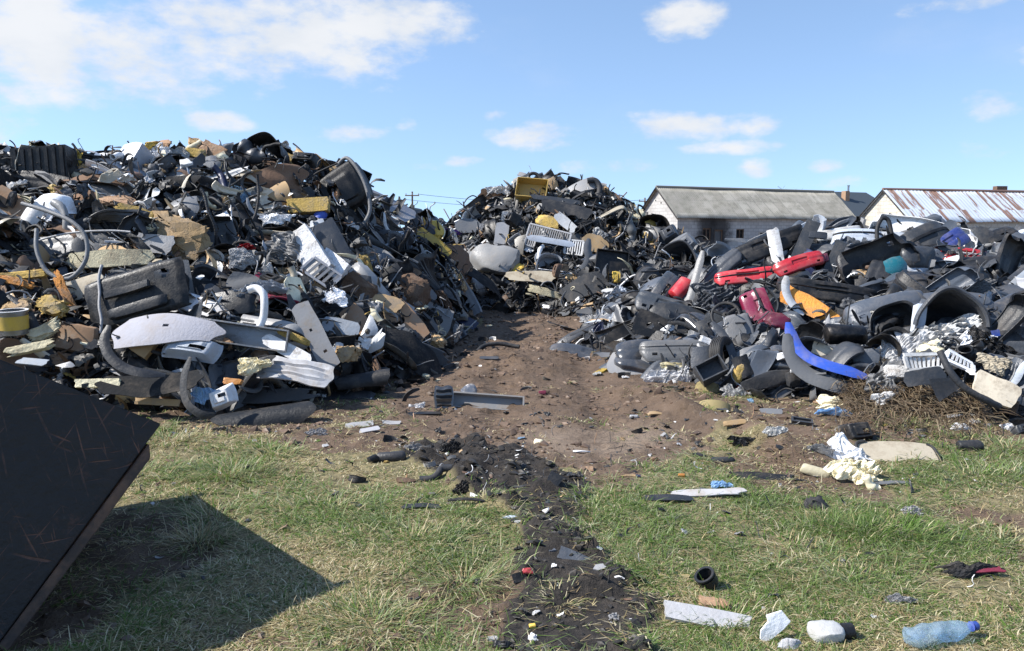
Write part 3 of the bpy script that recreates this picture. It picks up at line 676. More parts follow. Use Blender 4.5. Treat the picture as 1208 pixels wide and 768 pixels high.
P('strip','sealing_strip','trim strip',533,273,26,6,-10,'f','purple','plastic','purple plastic strip at the saddle between left and back heaps','the purple strip',lift=.5,curl=.3)
# ------------------------------------------------------------------ back heap
P('foam','fuel_tank','tank',580,307,54,36,-14,(-.1,.4,.9),'pale_grey','plastic','pale rounded plastic tank at the left foot of the back heap','the pale rounded tank',lift=.6,boxy=.5,rough=.03,T=.45)
P('panel','plastic_sheet','panel',591,280,16,36,-8,'f','pale_grey','plastic','upright pale grey panel above the pale rounded tank',None,lift=.5)
P('film','plastic_bag','bag',590,217,30,12,4,'uf','white','film','white bag on the left crest of the back heap','the back crest bag',lift=.3)
P('panel','plastic_sheet','panel',552,266,30,18,0,'f','grey','plastic','rounded grey plate at the left end of the back heap',None,lift=.45,rnd=.9)
P('crate','plastic_carrier','frame',628,227,34,24,-10,(-.1,.4,.9),'mustard','plastic','yellow plastic frame near the peak of the back heap','the yellow peak frame',lift=.5,T=.3)
P('foam','foam_block','foam',650,217,14,14,30,'f','tan','foam','tan foam lump at the peak of the back heap right of the yellow frame',None,lift=.5)
P('panel','metal_sheet','metal sheet',683,216,46,16,22,(-.2,.6,.75),'pale_grey','plastic','bent pale panel rising to a point at the right peak','the pointed pale panel',lift=.5,cu=.6,taper=-.4)
P('hose','bent_strip','hose',698,221,1,7,0,'f','charcoal','rubber','dark hooked strip hanging from the end of the pointed pale panel',None,lift=.6,path=[(-.1,.25,0),(.1,.25,0),(.2,.05,0),(.12,-.2,0),(-.1,-.3,0)])
P('hose','rubber_hose','hose',631,213,1,4,0,'f','charcoal','rubber','black hose arching over the peak of the back heap',None,lift=.5,path=[(-.2,-.3,0),(-.22,0,0),(-.12,.22,0),(.05,.22,.0),(.2,.0,0),(.25,-.3,0)])
P('foam','foam_block','foam',645,262,26,14,-20,'f','mustard','foam','yellow foam block in the middle of the back heap','the middle yellow foam',lift=.55)
P('panel','plastic_sheet','panel',667,262,30,12,-44,'f','white','plastic','white plastic panel with black edge right of the middle yellow foam',None,lift=.55)
P('grille','radiator_grille','grille',648,277,52,17,-18,(-.1,.4,.9),'pale_grey','plastic','long pale slatted grille below the middle yellow foam','the long pale grille',lift=.6,bars=20)
P('grille','radiator_grille','grille',677,291,22,18,-10,(-.1,.4,.9),'white','plastic','short white slatted grille right of the long pale grille',None,lift=.6,bars=8)
P('grille','radiator_grille','grille',625,285,12,9,-18,'f','pale_grey','plastic','tiny pale slatted grille left of the long pale grille',None,lift=.6,bars=5)
P('panel','plastic_sheet','panel',650,284,56,8,-10,'f','silver','plastic','curved silver trim lying across the long pale grille',None,lift=.8,cv=.4)
P('panel','fibre_board','fibreboard',703,287,30,18,-30,'f','tan','board','tan fibreboard scrap right of the short white grille',None,lift=.55,edge=.15)
P('film','plastic_bag','bag',706,276,18,12,-10,'f','white','film','small white bag above the tan fibreboard scrap',None,lift=.6)
P('panel','splash_shield','splash shield',693,336,66,26,26,(-.1,.6,.8),'dark_grey','felt','curled dark brown sheet at the foot of the back heap','the curled dark sheet',lift=.6,cu=1.0,edge=.1)
P('crate','plastic_tray','tray',722,311,38,30,-6,(.05,.35,.93),'black','plastic','square black tray with a raised rim on the back heap','the square black tray',lift=.6,T=.1)
P('panel','fibre_board','fibreboard',626,326,56,16,-2,(0,.7,.7),'beige','board','pinkish tan board lying flat at the foot of the back heap','the flat tan board',lift=.6,edge=.1)
P('foam','plastic_pipe','pipe',643,344,40,9,-16,'f','cream','foam','yellowish foam pipe under the flat tan board',None,lift=.4,boxy=.5)
P('duct','plastic_pipe','pipe',637,297,20,5,88,'f','white','plastic','short white pipe standing below the long pale grille',None,lift=.6)
P('foam','foam_block','foam',748,254,26,16,20,'f','cream','foam','cream foam lump on the right shoulder of the back heap','the cream shoulder foam',lift=.5)
P('liner','wheel_arch_liner','arch liner',772,266,38,28,-20,(-.1,.35,.93),'black','plastic','black arch liner on the right shoulder of the back heap','the shoulder arch liner',lift=.25)
P('duct','air_duct','duct',744,275,28,10,30,'f','grey','plastic','grey flared duct below the cream shoulder foam',None,lift=.6)
P('housing','console_box','console',804,291,34,22,38,(-.1,.4,.9),'grey','plastic','grey open console box at the right end of the back heap','the grey console box',lift=.5)
P('housing','console_box','console',788,277,24,18,30,(-.1,.4,.9),'dark_grey','plastic','dark grey console box behind the grey console box',None,lift=.45)
P('panel','plastic_sheet','panel',668,246,60,18,-20,(-.1,.5,.85),'charcoal','plastic','broad dark shell in the middle of the back heap above the white panel',None,lift=.5,cv=.8)
P('panel','plastic_sheet','panel',656,235,60,6,-8,'f','dark_grey','plastic','long flat dark bar under the yellow peak frame',None,lift=.6)
P('strip','sealing_strip','trim strip',690,305,1,10,0,'f','grey','plastic','thick grey curved strip right of the short white grille',None,lift=.8,path=[(.1,.45,0),(.05,.2,.05),(.08,0,.05),(0,-.2,.05),(-.2,-.35,0)])
P('foam','foam_block','foam',727,327,10,12,0,'f','yellow','foam','small yellow foam stub under the square black tray',None,lift=.6)
# ------------------------------------------------------------------ right heap
P('liner','wheel_arch_liner','fender',814,308,46,62,-24,(-.5,.45,.75),'blue_grey','plastic','blue grey arched wing shell at the left end of the right heap','the blue grey wing shell',lift=.5,rimcol='charcoal',arc=2.6)
P('can','gas_canister','canister',804,341,30,20,48,'f','red','paint','rounded red canister below the blue grey wing shell','the red canister',lift=.55)
P('liner','wheel_arch_liner','arch liner',752,340,36,44,-16,(-.2,.3,.93),'black','plastic','black arch liner with a pale rim at the left end of the right heap','the pale rimmed arch liner',lift=.5,rimcol='pale_grey')
P('bumper','car_bumper','bumper',786,362,74,30,-28,(-.15,.62,.75),'blue_grey','plastic','faded blue grey bumper with a vent slot on the left foot of the right heap','the faded vented bumper',lift=.45,grille=True,mould=False,D=.14,deform=.3)
P('panel','plastic_sheet','panel',740,372,34,22,-20,(-.3,.5,.8),'grey','plastic','crumpled grey plate left of the faded vented bumper',None,lift=.4,crease=.05)
P('foam','wing_mirror','mirror',806,373,64,26,-10,(0,.55,.8),'dark_grey','plastic','rounded dark grey bumper corner under the faded vented bumper',None,lift=.5,boxy=.35,rough=.02)
P('bumper','car_bumper','bumper',838,328,98,20,47,(-.35,.5,.8),'dark_grey','plastic','dark grey bumper standing diagonally right of the red canister','the diagonal dark bumper',lift=.7,mould=False,grille=False,D=.12,deform=.3)
P('strip','bumper_strip','bumper strip',818,336,88,9,52,(-.4,.4,.8),'grey','plastic','slim grey strip lying along the diagonal dark bumper',None,lift=.8,curl=.2,roll=.2)
P('bumper','car_bumper','bumper',905,279,100,26,20,(-.1,.35,.93),'black','plastic','long black bumper on the crest left of the upright slab','the black crest bumper',lift=.5,mould=False,grille=False,D=.15,deform=.3)
P('bumper','car_bumper','bumper',898,298,64,22,12,(-.1,.35,.93),'silver','paint','silver bumper with an orange indicator below the black crest bumper','the silver bumper',lift=.5,grille=False,mould=False,lamp=True,D=.15,deform=.3)
P('panel','bumper_corner','bumper corner',915,286,16,46,6,(-.35,.3,.9),'white','paint','white bumper corner standing upright right of the silver bumper','the white bumper corner',lift=.7,cu=1.2)
P('crate','speaker_shelf','shelf',918,264,44,14,-8,(-.1,.75,.65),'dark_grey','plastic','dark grey slotted shelf on the crest above the silver bumper',None,lift=.4,T=.07)
P('foam','bumper_bar','bumper bar',948,275,58,16,66,(-.25,.25,.93),'dark_grey','plastic','dark upright slab with a bent top on the right crest','the upright dark slab',lift=.75,boxy=.96,rough=.01,T=.14)
P('foam','bumper_bar','bumper bar',965,252,20,8,-6,'f','dark_grey','plastic','short bent end on top of the upright dark slab',None,lift=.75,boxy=.9,rough=.02)
P('bumper','car_bumper','bumper',975,261,90,14,9,(-.1,.5,.85),'white','paint','long white bumper on the skyline behind the upright dark slab',None,lift=.4,mould=False,grille=False,D=.12,deform=.3)
P('bumper','car_bumper','bumper',882,325,74,18,4,(-.15,.45,.88),'red','paint','bright red bumper across the middle of the right heap','the bright red bumper',lift=.65,mould=True,grille=False,D=.14,deform=.3,seed=5)
P('bumper','car_bumper','bumper',945,309,60,18,17,(-.15,.45,.88),'red','paint','shorter red bumper right of the bright red bumper','the shorter red bumper',lift=.65,mould=False,grille=False,D=.12,deform=.3)
P('housing','tail_lamp','tail lamp',963,306,26,14,10,'f','maroon','paint','red tail lamp beside the shorter red bumper',None,lift=.8,openings=False)
P('bumper','car_bumper','bumper',893,362,46,32,-70,(-.3,.45,.85),'maroon','paint','maroon bumper standing on end in the middle of the right heap','the maroon bumper',lift=.8,mould=True,grille=False,D=.12,deform=.2,seed=2)
P('foam','plastic_cover','cover',918,379,32,18,-20,'f','maroon','paint','crumpled maroon cover below the maroon bumper',None,lift=.6,boxy=.3)
P('film','crumpled_bumper','bumper',845,352,56,38,-10,(-.1,.5,.85),'dark_grey','plastic','crumpled shiny dark grey bumper skin left of the maroon bumper','the crumpled bumper skin',lift=.65,amp=.08)
P('panel','car_wing','wing',957,360,72,26,-42,(-.2,.5,.85),'orange','foam','orange brown curved wing liner with a white lip','the orange wing liner',lift=.75,cv=1.3,taper=.35)
P('strip','car_wing','wing edge',937,352,1,10,0,'f','white','paint','white curved edge left of the orange wing liner',None,lift=.95,path=[(-.08,.28,0),(-.1,.1,0),(-.04,-.06,0),(.1,-.2,0)])
P('bumper','car_bumper','bumper',1013,274,60,26,-6,(-.1,.6,.8),'silver','plastic','silver grey arched bumper on the crest right of the upright slab','the silver arched bumper',lift=.5,mould=True,grille=False,D=.25,deform=.3)
P('bumper','car_bumper','bumper',1028,308,84,42,22,'b','black','plastic','black bumper turned over to show its hollow inside','the hollow black bumper',lift=.6,mould=False,grille=False,deform=.4)
P('foam','bumper_bar','bumper bar',983,308,50,13,66,(-.3,.3,.9),'dark_grey','plastic','dark upright bar left of the hollow black bumper',None,lift=.8,boxy=.95,rough=.01)
P('hose','rubber_hose','hose',1045,266,1,5,0,'f','black','rubber','black hose bent in a tight loop on the crest of the right heap',None,lift=.75,path=[(-.14,-.2,0),(-.12,.05,0),(-.04,.2,0),(.05,.18,0),(.08,0,0),(.12,-.25,0)])
P('bumper','car_bumper','bumper',1096,282,70,44,28,(-.1,.6,.75),'dark_grey','plastic','big dark grey bumper corner on the crest below the rusty roof','the big dark corner bumper',lift=.55,grille=False,mould=True,D=.3,deform=.3,seed=21)
P('bumper','car_bumper','bumper',1122,282,52,24,36,(-.1,.5,.85),'navy','paint','dark blue bumper right of the big dark corner bumper','the dark blue bumper',lift=.65,mould=False,grille=False,deform=.3)
P('panel','plastic_sheet','panel',1176,272,56,30,-24,(-.3,.5,.8),'charcoal','plastic','curved black panel on the right crest near the frame edge',None,lift=.5,cv=1.4)
P('panel','plastic_sheet','panel',1154,282,20,40,-10,(-.4,.3,.85),'dark_grey','plastic','dark upright flap right of the dark blue bumper',None,lift=.6,cu=.6)
P('bumper','car_bumper','bumper',1142,302,52,24,-14,(-.1,.6,.8),'red','paint','faded red and grey bumper lying below the dark blue bumper','the faded red grey bumper',lift=.7,mould=True,moulding='pale_grey',grille=False,D=.12,deform=.2)
P('bumper','car_bumper','bumper',1184,312,74,40,46,'bl','black','plastic','large black bumper at the right edge showing its ribbed inside','the large black edge bumper',lift=.6,grille=False,mould=False,deform=.3)
P('panel','plastic_cover','cover',1058,312,28,22,20,'f','teal','paint','shiny teal plastic cover right of the hollow black bumper','the teal cover',lift=.55,cu=1.0,cv=1.0)
P('foam','wing_mirror','mirror',1084,304,36,26,10,'f','dark_grey','plastic','rounded dark mirror shell right of the teal cover',None,lift=.6,boxy=.3,rough=.02)
P('panel','bumper_corner','bumper corner',1118,314,44,20,22,(-.2,.5,.8),'white','paint','white bumper piece below the dark blue bumper','the white bumper piece',lift=.6,cu=.8)
P('bumper','car_bumper','bumper',982,344,110,24,-10,(-.1,.3,.93),'black','plastic','long black curved bumper below the dark upright bar','the long black curved bumper',lift=.75,grille=False,mould=True,D=.35,deform=.3,seed=33)
P('bumper','car_bumper','bumper',1050,362,96,34,10,(-.15,.6,.78),'blue_grey','plastic','faded blue grey bumper lying right of the orange wing liner','the faded middle bumper',lift=.75,grille=True,mould=False,deform=.4,seed=8)
P('panel','car_bumper','bumper',1130,352,92,44,-8,(-.1,.75,.65),'blue_grey','plastic','wide smooth grey bumper with a round hole at the right','the wide holed bumper',lift=.75,holes=[(.12,.28,.09,.16)],cv=1.2,cu=.6,fl=.03,nu=40,nv=30)
P('liner','wheel_arch_liner','arch liner',1112,374,70,66,-4,(-.15,.3,.93),'charcoal','plastic','large dark wheel arch hollow above the white rubbish heap','the large arch hollow',lift=.75,rimcol='dark_grey',arc=3.1)
P('panel','plastic_cover','cover',1084,376,16,36,-12,(-.3,.3,.9),'silver','plastic','pale curved inner plate inside the large arch hollow',None,lift=.85,cu=1.0)
P('liner','wheel_arch_liner','arch liner',1052,376,60,40,16,(-.2,.4,.9),'dark_grey','plastic','dark grey arch shell left of the large arch hollow',None,lift=.6)
P('film','cloth_rag','rag',1157,338,14,36,-76,'f','grey','felt','twisted grey rag hanging at the right side of the heap',None,lift=.85)
P('strip','car_bumper','bumper strip',1200,335,50,12,62,(-.4,.3,.85),'silver','paint','silver bumper edge standing at the right frame edge',None,lift=.7,curl=.3,roll=.3)
P('strip','car_bumper','bumper',976,418,1,15,0,(-.2,.42,.88),'bright_blue','plastic','bright blue bumper with a grey lower skirt at the heap foot','the bright blue bumper',lift=.75,roll=.35,seed=6,
  path=[(-.34,.36,0),(-.33,.22,.03),(-.28,.06,.06),(-.18,-.06,.08),(-.02,-.15,.1),(.18,-.22,.08),(.36,-.28,.03)])
P('strip','bumper_skirt','bumper skirt',970,428,1,19,0,(-.2,.25,.95),'grey','plastic','dusty grey skirt hanging under the bright blue bumper',None,lift=.6,roll=.3,seed=6,
  path=[(-.33,.30,0),(-.31,.14,.03),(-.26,-.02,.06),(-.15,-.13,.08),(0,-.2,.09),(.18,-.26,.07),(.33,-.31,.03)])
P('bumper','car_bumper','bumper',800,413,84,28,-1,(-.05,.55,.85),'grey','plastic','dusty pale grey ribbed bumper lying at the left foot of the right heap','the dusty ribbed bumper',lift=.35,grille=False,mould=True,moulding='grey',D=.12,deform=.15,seed=12)
P('panel','plastic_sheet','panel',778,386,60,26,-18,(-.1,.35,.93),'black','plastic','flat black panel with a round speaker hole above the dusty ribbed bumper','the black speaker panel',lift=.55,holes=[(-.35,-.1,.13,.28)],taper=.4,edge=.03,nu=40,nv=24)
P('panel','mud_guard','mudguard',831,422,32,28,-4,(-.2,.3,.93),'dark_grey','plastic','curved dark grey mudguard in front of the tyre','the curved mudguard',lift=.55,cu=.9)
P('tyre','tyre','tyre',853,420,46,16,80,(.75,.2,.6),'black','rubber','black tyre standing behind the curved mudguard','the tyre',lift=.4)
P('ring','steering_wheel','steering wheel',856,372,32,4,0,(-.3,.5,.8),'black','rubber','black steering wheel ring in the front of the right heap',None,lift=.8,spokes=3)
P('panel','plastic_sheet','panel',872,387,34,36,10,(-.2,.4,.9),'grey','plastic','grey square panel below the black steering wheel','the grey square panel',lift=.75,cu=.4,fl=.02)
P('strip','sealing_strip','trim strip',858,408,70,9,-50,(-.2,.5,.85),'dark_grey','plastic','broad dark grey strip pointing down right of the tyre',None,lift=.7,curl=.5,roll=.3)
P('foam','foam_plank','foam plank',838,404,26,7,-22,'f','white','plastic','short white bar across the dusty ribbed bumper',None,lift=.6,boxy=.95)
P('crate','plastic_bin','bin',838,440,32,24,30,(-.2,.55,.8),'dark_grey','plastic','small open dark bin lying in front of the curved mudguard','the small dark bin',lift=.45,T=.12)
P('foam','seat_cushion','cushion',905,449,56,19,6,'f','charcoal','felt','round dark fabric bolster lying at the foot of the right heap','the dark bolster',lift=.3,boxy=.5,rough=.02)
P('foam','headrest','headrest',936,447,16,17,0,'f','charcoal','felt','small dark headrest at the right end of the dark bolster',None,lift=.3,boxy=.5,rough=.02)
P('panel','floor_mat','floor mat',908,467,46,7,2,'u','charcoal','rubber','flat black mat under the dark bolster',None,lift=.1)
P('foam','foam_block','foam',871,440,10,22,-20,'f','mustard','foam','mustard foam piece left of the dark bolster',None,lift=.4)
P('panel','plastic_sheet','panel',877,432,22,26,20,'f','charcoal','plastic','black folded flap above the dark bolster',None,lift=.55,cu=.9)
P('film','plastic_bag','bag',790,449,58,24,8,(0,.7,.7),'white','film','white translucent plastic bag lying on the dirt before the ribbed bumper','the white dirt bag',lift=.1)
P('film','plastic_bag','bag',794,434,30,14,0,'uf','cream','felt','small cream paper bundle behind the white dirt bag',None,lift=.15)
P('film','plastic_bag','bag',866,467,34,16,-4,'uf','white','film','white bag with a red mark at the foot of the heap',None,lift=.1)
P('film','plastic_packet','packet',872,465,9,8,0,'uf','red','film','small red packet on the white marked bag',None,lift=.22)
P('foam','foam_block','foam',834,462,26,14,-8,'uf','khaki','foam','dirty khaki foam roll between the two white bags',None,lift=.15)
P('panel','plastic_cover','cover',845,485,40,18,-8,(0,.7,.7),'khaki','board','olive curled cover on the dirt bank',None,lift=.15,cu=1.4)
P('foam','wooden_plank','plank',866,503,26,7,8,'uf','tan','board','short tan broken board on the dirt bank',None,lift=.1)
P('can','exhaust_muffler','muffler',999,395,48,22,-3,'f','charcoal','metal','dark cylindrical muffler above the bright blue bumper','the dark muffler',lift=.75)
P('liner','wheel_arch_liner','arch liner',1042,408,36,36,-30,(-.2,.3,.93),'black','plastic','black curled liner right of the dark muffler',None,lift=.65)
P('panel','cardboard_sheet','cardboard',971,413,26,16,-24,'f','beige','board','beige cardboard scrap above the bright blue bumper',None,lift=.65)
P('housing','plastic_container','container',926,420,22,10,6,'f','white','plastic','small white tub left of the bright blue bumper',None,lift=.6)
P('foam','plastic_bar','plastic bar',944,440,26,5,-14,'f','white','plastic','thin white bar left of the bright blue bumper skirt',None,lift=.5,boxy=.95)
P('film','plastic_film','film',1116,398,88,40,16,(-.1,.6,.8),'white','felt','crumpled white film on top of the rubbish mound at right','the white rubbish film',lift=.6)
P('film','plastic_film','film',1066,416,56,44,50,(-.3,.6,.75),'white','film','clear grey film hanging left of the white rubbish film',None,lift=.5)
P('film','plastic_film','film',1046,450,50,36,60,(-.3,.6,.75),'pale_grey','film','dusty translucent film over the dry grass mound',None,lift=.4)
P('grille','air_vent','vent',1089,428,44,17,2,(-.05,.3,.95),'white','plastic','white slotted air vent box in the rubbish mound at right','the white vent box',lift=.75,bars=9)
P('grille','air_vent','vent',1132,428,32,14,-20,(.1,.6,.8),'white','plastic','broken white ribbed grid right of the white vent box',None,lift=.75,bars=7)
P('panel','plastic_sheet','panel',1092,444,48,20,8,(-.1,.4,.9),'dark_grey','plastic','dark grey dusty flap under the white vent box',None,lift=.75,cu=.4)
P('panel','plastic_sheet','panel',1116,456,32,22,18,'f','charcoal','plastic','charcoal pointed flap below the broken ribbed grid',None,lift=.75,taper=.4)
P('panel','foam_board','foam board',1176,459,50,30,-32,(-.1,.45,.88),'beige','board','dirty beige board leaning at the right end of the rubbish mound','the dirty beige board',lift=.6,edge=.05,t=.04)
P('hose','rubber_hose','hose',1140,452,1,8,0,'f','charcoal','rubber','thick black hose curling down left of the dirty beige board',None,lift=.95,path=[(-.2,.28,0),(-.16,.1,.05),(-.06,-.04,.06),(.1,-.14,.05),(.26,-.2,.0)])
P('strip','bent_strip','strip',1164,495,40,8,-44,'f','charcoal','plastic','black bent strip sticking out under the dirty beige board',None,lift=.3,curl=.3)
P('film','plastic_film','film',1165,408,50,34,-40,'uf','black','film','shiny black plastic film right of the white rubbish film',None,lift=.6)
P('panel','plastic_sheet','panel',1192,402,44,28,6,(-.1,.7,.7),'dark_grey','plastic','flat dark grey lid at the right frame edge',None,lift=.65)
P('panel','plastic_sheet','panel',1175,393,10,8,10,'f','bright_blue','plastic','small bright blue chip above the flat dark grey lid',None,lift=.8)
P('duct','pipe_elbow','pipe',1145,413,26,16,-10,'f','black','plastic','black round pipe end in the white rubbish film',None,lift=.8)
P('panel','car_bumper','bumper',738,390,60,12,24,(0,.5,.85),'black','plastic','thin black bumper strip trailing onto the dirt track','the trailing black strip',lift=.15,cu=.7)
P('strip','sealing_strip','trim strip',664,388,46,6,-50,'u','charcoal','rubber','bent black strip lying on the dirt at the track end','the track end strip',lift=.08,curl=.6)
P('panel','plastic_sheet','panel',690,368,20,12,30,'uf','grey','plastic','small grey tray on the soil below the curled dark sheet',None,lift=.15)
P('foam','foam_strip','foam',648,363,18,5,-20,'uf','white','plastic','white plastic bar on the soil below the flat tan board',None,lift=.08)
P('film','cloth_rag','rag',1150,402,40,22,10,(-.1,.6,.8),'white','felt','torn white cloth right of the white rubbish film','the torn white cloth',lift=.75)
P('foam','foam_chunk','foam',1098,412,30,16,20,(-.1,.6,.8),'cream','foam','torn cream foam piece just above the white vent box',None,lift=.75,rough=.14)
P('film','cloth_rag','rag',1172,430,36,22,-30,(-.1,.6,.8),'beige','felt','dirty beige cloth above the dirty beige board',None,lift=.65)
P('film','paper_scrap','paper',1040,470,26,14,20,(-.1,.6,.8),'white','felt','white paper scrap in the dry grass left of the mound',None,lift=.3)
P('foam','foam_chunk','foam',1062,440,28,16,-10,(-.1,.6,.8),'white','foam','lump of torn white foam left of the white vent box','the torn white foam lump',lift=.6,rough=.14)
P('shard','plastic_shard','shard',1150,436,26,18,-30,(-.1,.6,.8),'white','plastic','broken white plastic piece right of the broken ribbed grid',None,lift=.7)
P('film','cloth_rag','rag',300,432,40,20,10,(0,.6,.8),'cream','felt','dirty cream cloth left of the wide white board',None,lift=.6)
P('foam','foam_chunk','foam',410,418,26,18,0,(0,.6,.8),'tan','foam','tan foam chunk right of the wide white board',None,lift=.55,rough=.14)
P('film','cloth_rag','rag',395,352,34,22,-20,(0,.6,.8),'white','felt','torn white cloth above the tall grey board',None,lift=.55)
P('foam','foam_chunk','foam',60,362,34,20,-30,(0,.6,.8),'mustard','foam','mustard foam chunk above the cream foam wedge',None,lift=.6,rough=.14)
P('foam','foam_chunk','foam',20,362,30,18,20,(0,.6,.8),'tan','foam','tan foam chunk above the paint bucket',None,lift=.6,rough=.14)
P('panel','fibre_board','fibreboard',140,300,50,20,-20,(0,.6,.8),'tan','board','tan fibreboard sheet behind the long cream foam board',None,lift=.3,edge=.1)
P('panel','fibre_board','fibreboard',420,376,40,24,-50,(0,.5,.85),'fibre_brown','board','brown fibreboard scrap left of the upright white panel',None,lift=.45,edge=.1)
# ------------------------------------------------------------------ loose pieces on dirt and grass
G = (0, 1, .12)
P('panel','metal_bracket','bracket',524,483,22,36,2,(.2,.3,.93),'grey','metal','upright grey ribbed metal bracket end on the dirt track','the grey bracket end',lift=.28,ribs=6,edge=.06,t=.05)
P('crate','metal_beam','beam',575,482,84,20,-2,(.05,.6,.8),'steel','board','long grey metal bumper beam lying on the dirt behind the bracket end','the grey metal beam',lift=.12,T=.06,ribs=1)
P('foam','metal_bracket','bracket',553,468,18,16,20,'f','steel','metal','small rounded grey mount on the grey metal beam',None,lift=.12,boxy=.6)
P('panel','plastic_sheet','panel',500,489,40,9,10,G,'black','plastic','flat black bar on the dirt left of the grey bracket end',None,lift=.06)
P('strip','sealing_strip','trim strip',478,474,50,5,20,G,'charcoal','rubber','curved black strip lying on the dirt by the black rubber mat',None,lift=.05,curl=2)
P('film','paper_scrap','paper',493,481,18,9,0,'uf','white','felt','white paper scrap on the dirt left of the grey bracket end',None,lift=.04)
P('panel','plastic_sheet','panel',424,503,34,10,24,(0,.9,.4),'pale_grey','plastic','pale grey slatted piece on straw in front of the rubber mat','the pale slatted piece',lift=.06)
P('panel','plastic_sheet','panel',436,509,24,8,30,(0,.9,.4),'steel','plastic','narrow grey channel just below the pale slatted piece',None,lift=.06)
P('panel','plastic_sheet','panel',460,500,26,7,-4,(0,.9,.4),'pale_grey','plastic','thin pale strip right of the pale slatted piece',None,lift=.05)
P('film','paper_scrap','paper',375,513,24,10,0,'uf','pale_grey','felt','crumpled grey paper on the grass edge left of the slatted piece',None,lift=.05)
P('can','plastic_bottle','bottle',462,543,34,13,14,'u','charcoal','plastic','dark grey flattened bottle on the edge of the black soil','the dark flat bottle',lift=.08)
P('can','bottle_neck','can',440,545,12,11,60,'u','black','plastic','small black cap left of the dark flat bottle',None,lift=.06)
P('film','plastic_scrap','plastic scrap',490,531,30,8,0,G,'pale_grey','film','thin white film strip beyond the dark flat bottle',None,lift=.03)
P('film','rubber_scrap','rubber scrap',534,533,24,16,0,'uf','black','plastic','curled glossy black scrap on straw beyond the black soil',None,lift=.08)
P('hose','pipe_elbow','hose',517,564,1,9,0,(0,.9,.4),'charcoal','rubber','bent grey rubber elbow on the black soil','the bent rubber elbow',lift=.1,path=[(-.12,-.06,0),(-.04,-.05,0),(0,0,0),(.02,.05,.0),(.09,.06,0)])
P('foam','dirt_clod','clod',478,569,20,9,0,'u','brown','foam','brown clod left of the bent rubber elbow',None,lift=.03)
P('film','rubber_scrap','rubber scrap',549,580,26,17,0,'uf','black','plastic','glossy black crumpled scrap with white tip on the black soil','the glossy black scrap',lift=.06)
P('shard','plastic_shard','shard',559,586,14,8,-20,'u','white','plastic','white chip at the foot of the glossy black scrap',None,lift=.06)
P('panel','rubber_mat','rubber mat',497,600,44,10,6,G,'charcoal','rubber','flat dark rubber sheet on grass left of the black soil','the flat rubber sheet',lift=.06)
P('strip','sealing_strip','trim strip',570,596,84,4,6,G,'black','rubber','long thin black strip running from the flat rubber sheet over the black soil',None,lift=.07,curl=.3)
P('shard','plastic_shard','shard',600,613,18,8,10,G,'silver','plastic','pale blue broken tile on the black soil','the pale blue tile',lift=.06)
P('shard','plastic_shard','shard',612,618,14,6,20,G,'white','plastic','white sliver touching the pale blue tile',None,lift=.05)
P('shard','plastic_shard','shard',642,605,15,6,-4,G,'white','board','small white card right of the pale blue tile',None,lift=.05)
P('shard','plastic_shard','shard',683,638,16,7,-4,G,'beige','board','small beige tile on the right edge of the black soil','the beige tile',lift=.05)
P('panel','plastic_sheet','panel',654,571,16,16,60,'f','charcoal','plastic','dark leaf shaped plate standing on the black soil ridge',None,lift=.1)
P('panel','plastic_sheet','panel',678,660,40,12,-26,(0,.8,.6),'blue_grey','plastic','pointed grey plastic blade on the black soil','the grey pointed blade',lift=.06,taper=.5)
P('shard','plastic_shard','shard',707,672,16,12,30,'u','pale_grey','plastic','pale broken corner right of the grey pointed blade',None,lift=.05)
P('shard','plastic_shard','shard',635,643,20,13,20,G,'grey','plastic','rounded grey flake left of the beige tile',None,lift=.05)
P('shard','plastic_shard','shard',651,652,12,10,0,G,'blue_grey','plastic','grey flake between the beige tile and the pointed blade',None,lift=.05)
P('panel','tail_lamp','tail lamp',616,684,24,12,18,'uf','black','plastic','broken lamp with a red lens on the grass edge','the broken red lamp',lift=.06)
P('foam','lamp_lens','lamp lens',623,682,11,7,0,'uf','red','paint','red lens fragment on the broken lamp',None,lift=.12)
P('film','paper_scrap','paper',628,757,13,12,0,'uf','white','felt','crumpled white wrapper near the bottom edge',None,lift=.03)
P('can','stopper','cap',628,742,8,5,20,'u','yellow','plastic','tiny yellow cap above the crumpled white wrapper',None,lift=.05)
P('housing','stopper','cap',593,764,24,12,-8,'uf','black','plastic','black plastic cap at the bottom edge of the photo',None,lift=.03)
P('foam','paper_scrap','paper',582,757,14,8,0,'uf','pale_grey','foam','pale lump beside the black plastic cap',None,lift=.03)
P('panel','plastic_board','board',834,736,102,26,-26,(0,.92,.4),'pale_grey','plastic','long pale grey board lying in the grass near the bottom edge','the long pale board',lift=.12,edge=.05,ns=.01,rnd=.2,t=.02)
P('foam','foam_block','foam',838,716,32,12,-22,'u','fibre_brown','board','rotten brown wood piece behind the long pale board',None,lift=.06,rough=.1)
P('bucket','plastic_cup','cup',838,694,17,22,60,(-.5,.8,.2),'black','plastic','black plastic cup lying in the grass behind the brown wood',None,lift=.06,band='black',rim_='black')
P('shard','plastic_shard','shard',912,756,52,34,60,'f','white','plastic','jagged white shell standing at the bottom edge','the jagged white shell',lift=.16)
P('foam','stone_lump','stone',931,764,24,12,0,'uf','pale_grey','foam','grey stone right of the jagged white shell',None,lift=.04,boxy=.2)
P('foam','light_bulb','lamp bulb',974,755,34,26,18,'u','white','plastic','dirty white bulb shaped part in the grass by the bottom edge','the dirty white bulb',lift=.1,boxy=.25,rough=.03,T=.085,cuts=0)
P('can','black_socket','socket',999,753,16,20,10,'u','black','plastic','black socket ring at the end of the dirty white bulb',None,lift=.1)
P('panel','plastic_mat','mat',788,592,56,15,-6,G,'charcoal','plastic','dark grey plastic plate on the grass','the dark grass plate',lift=.08,edge=.06)
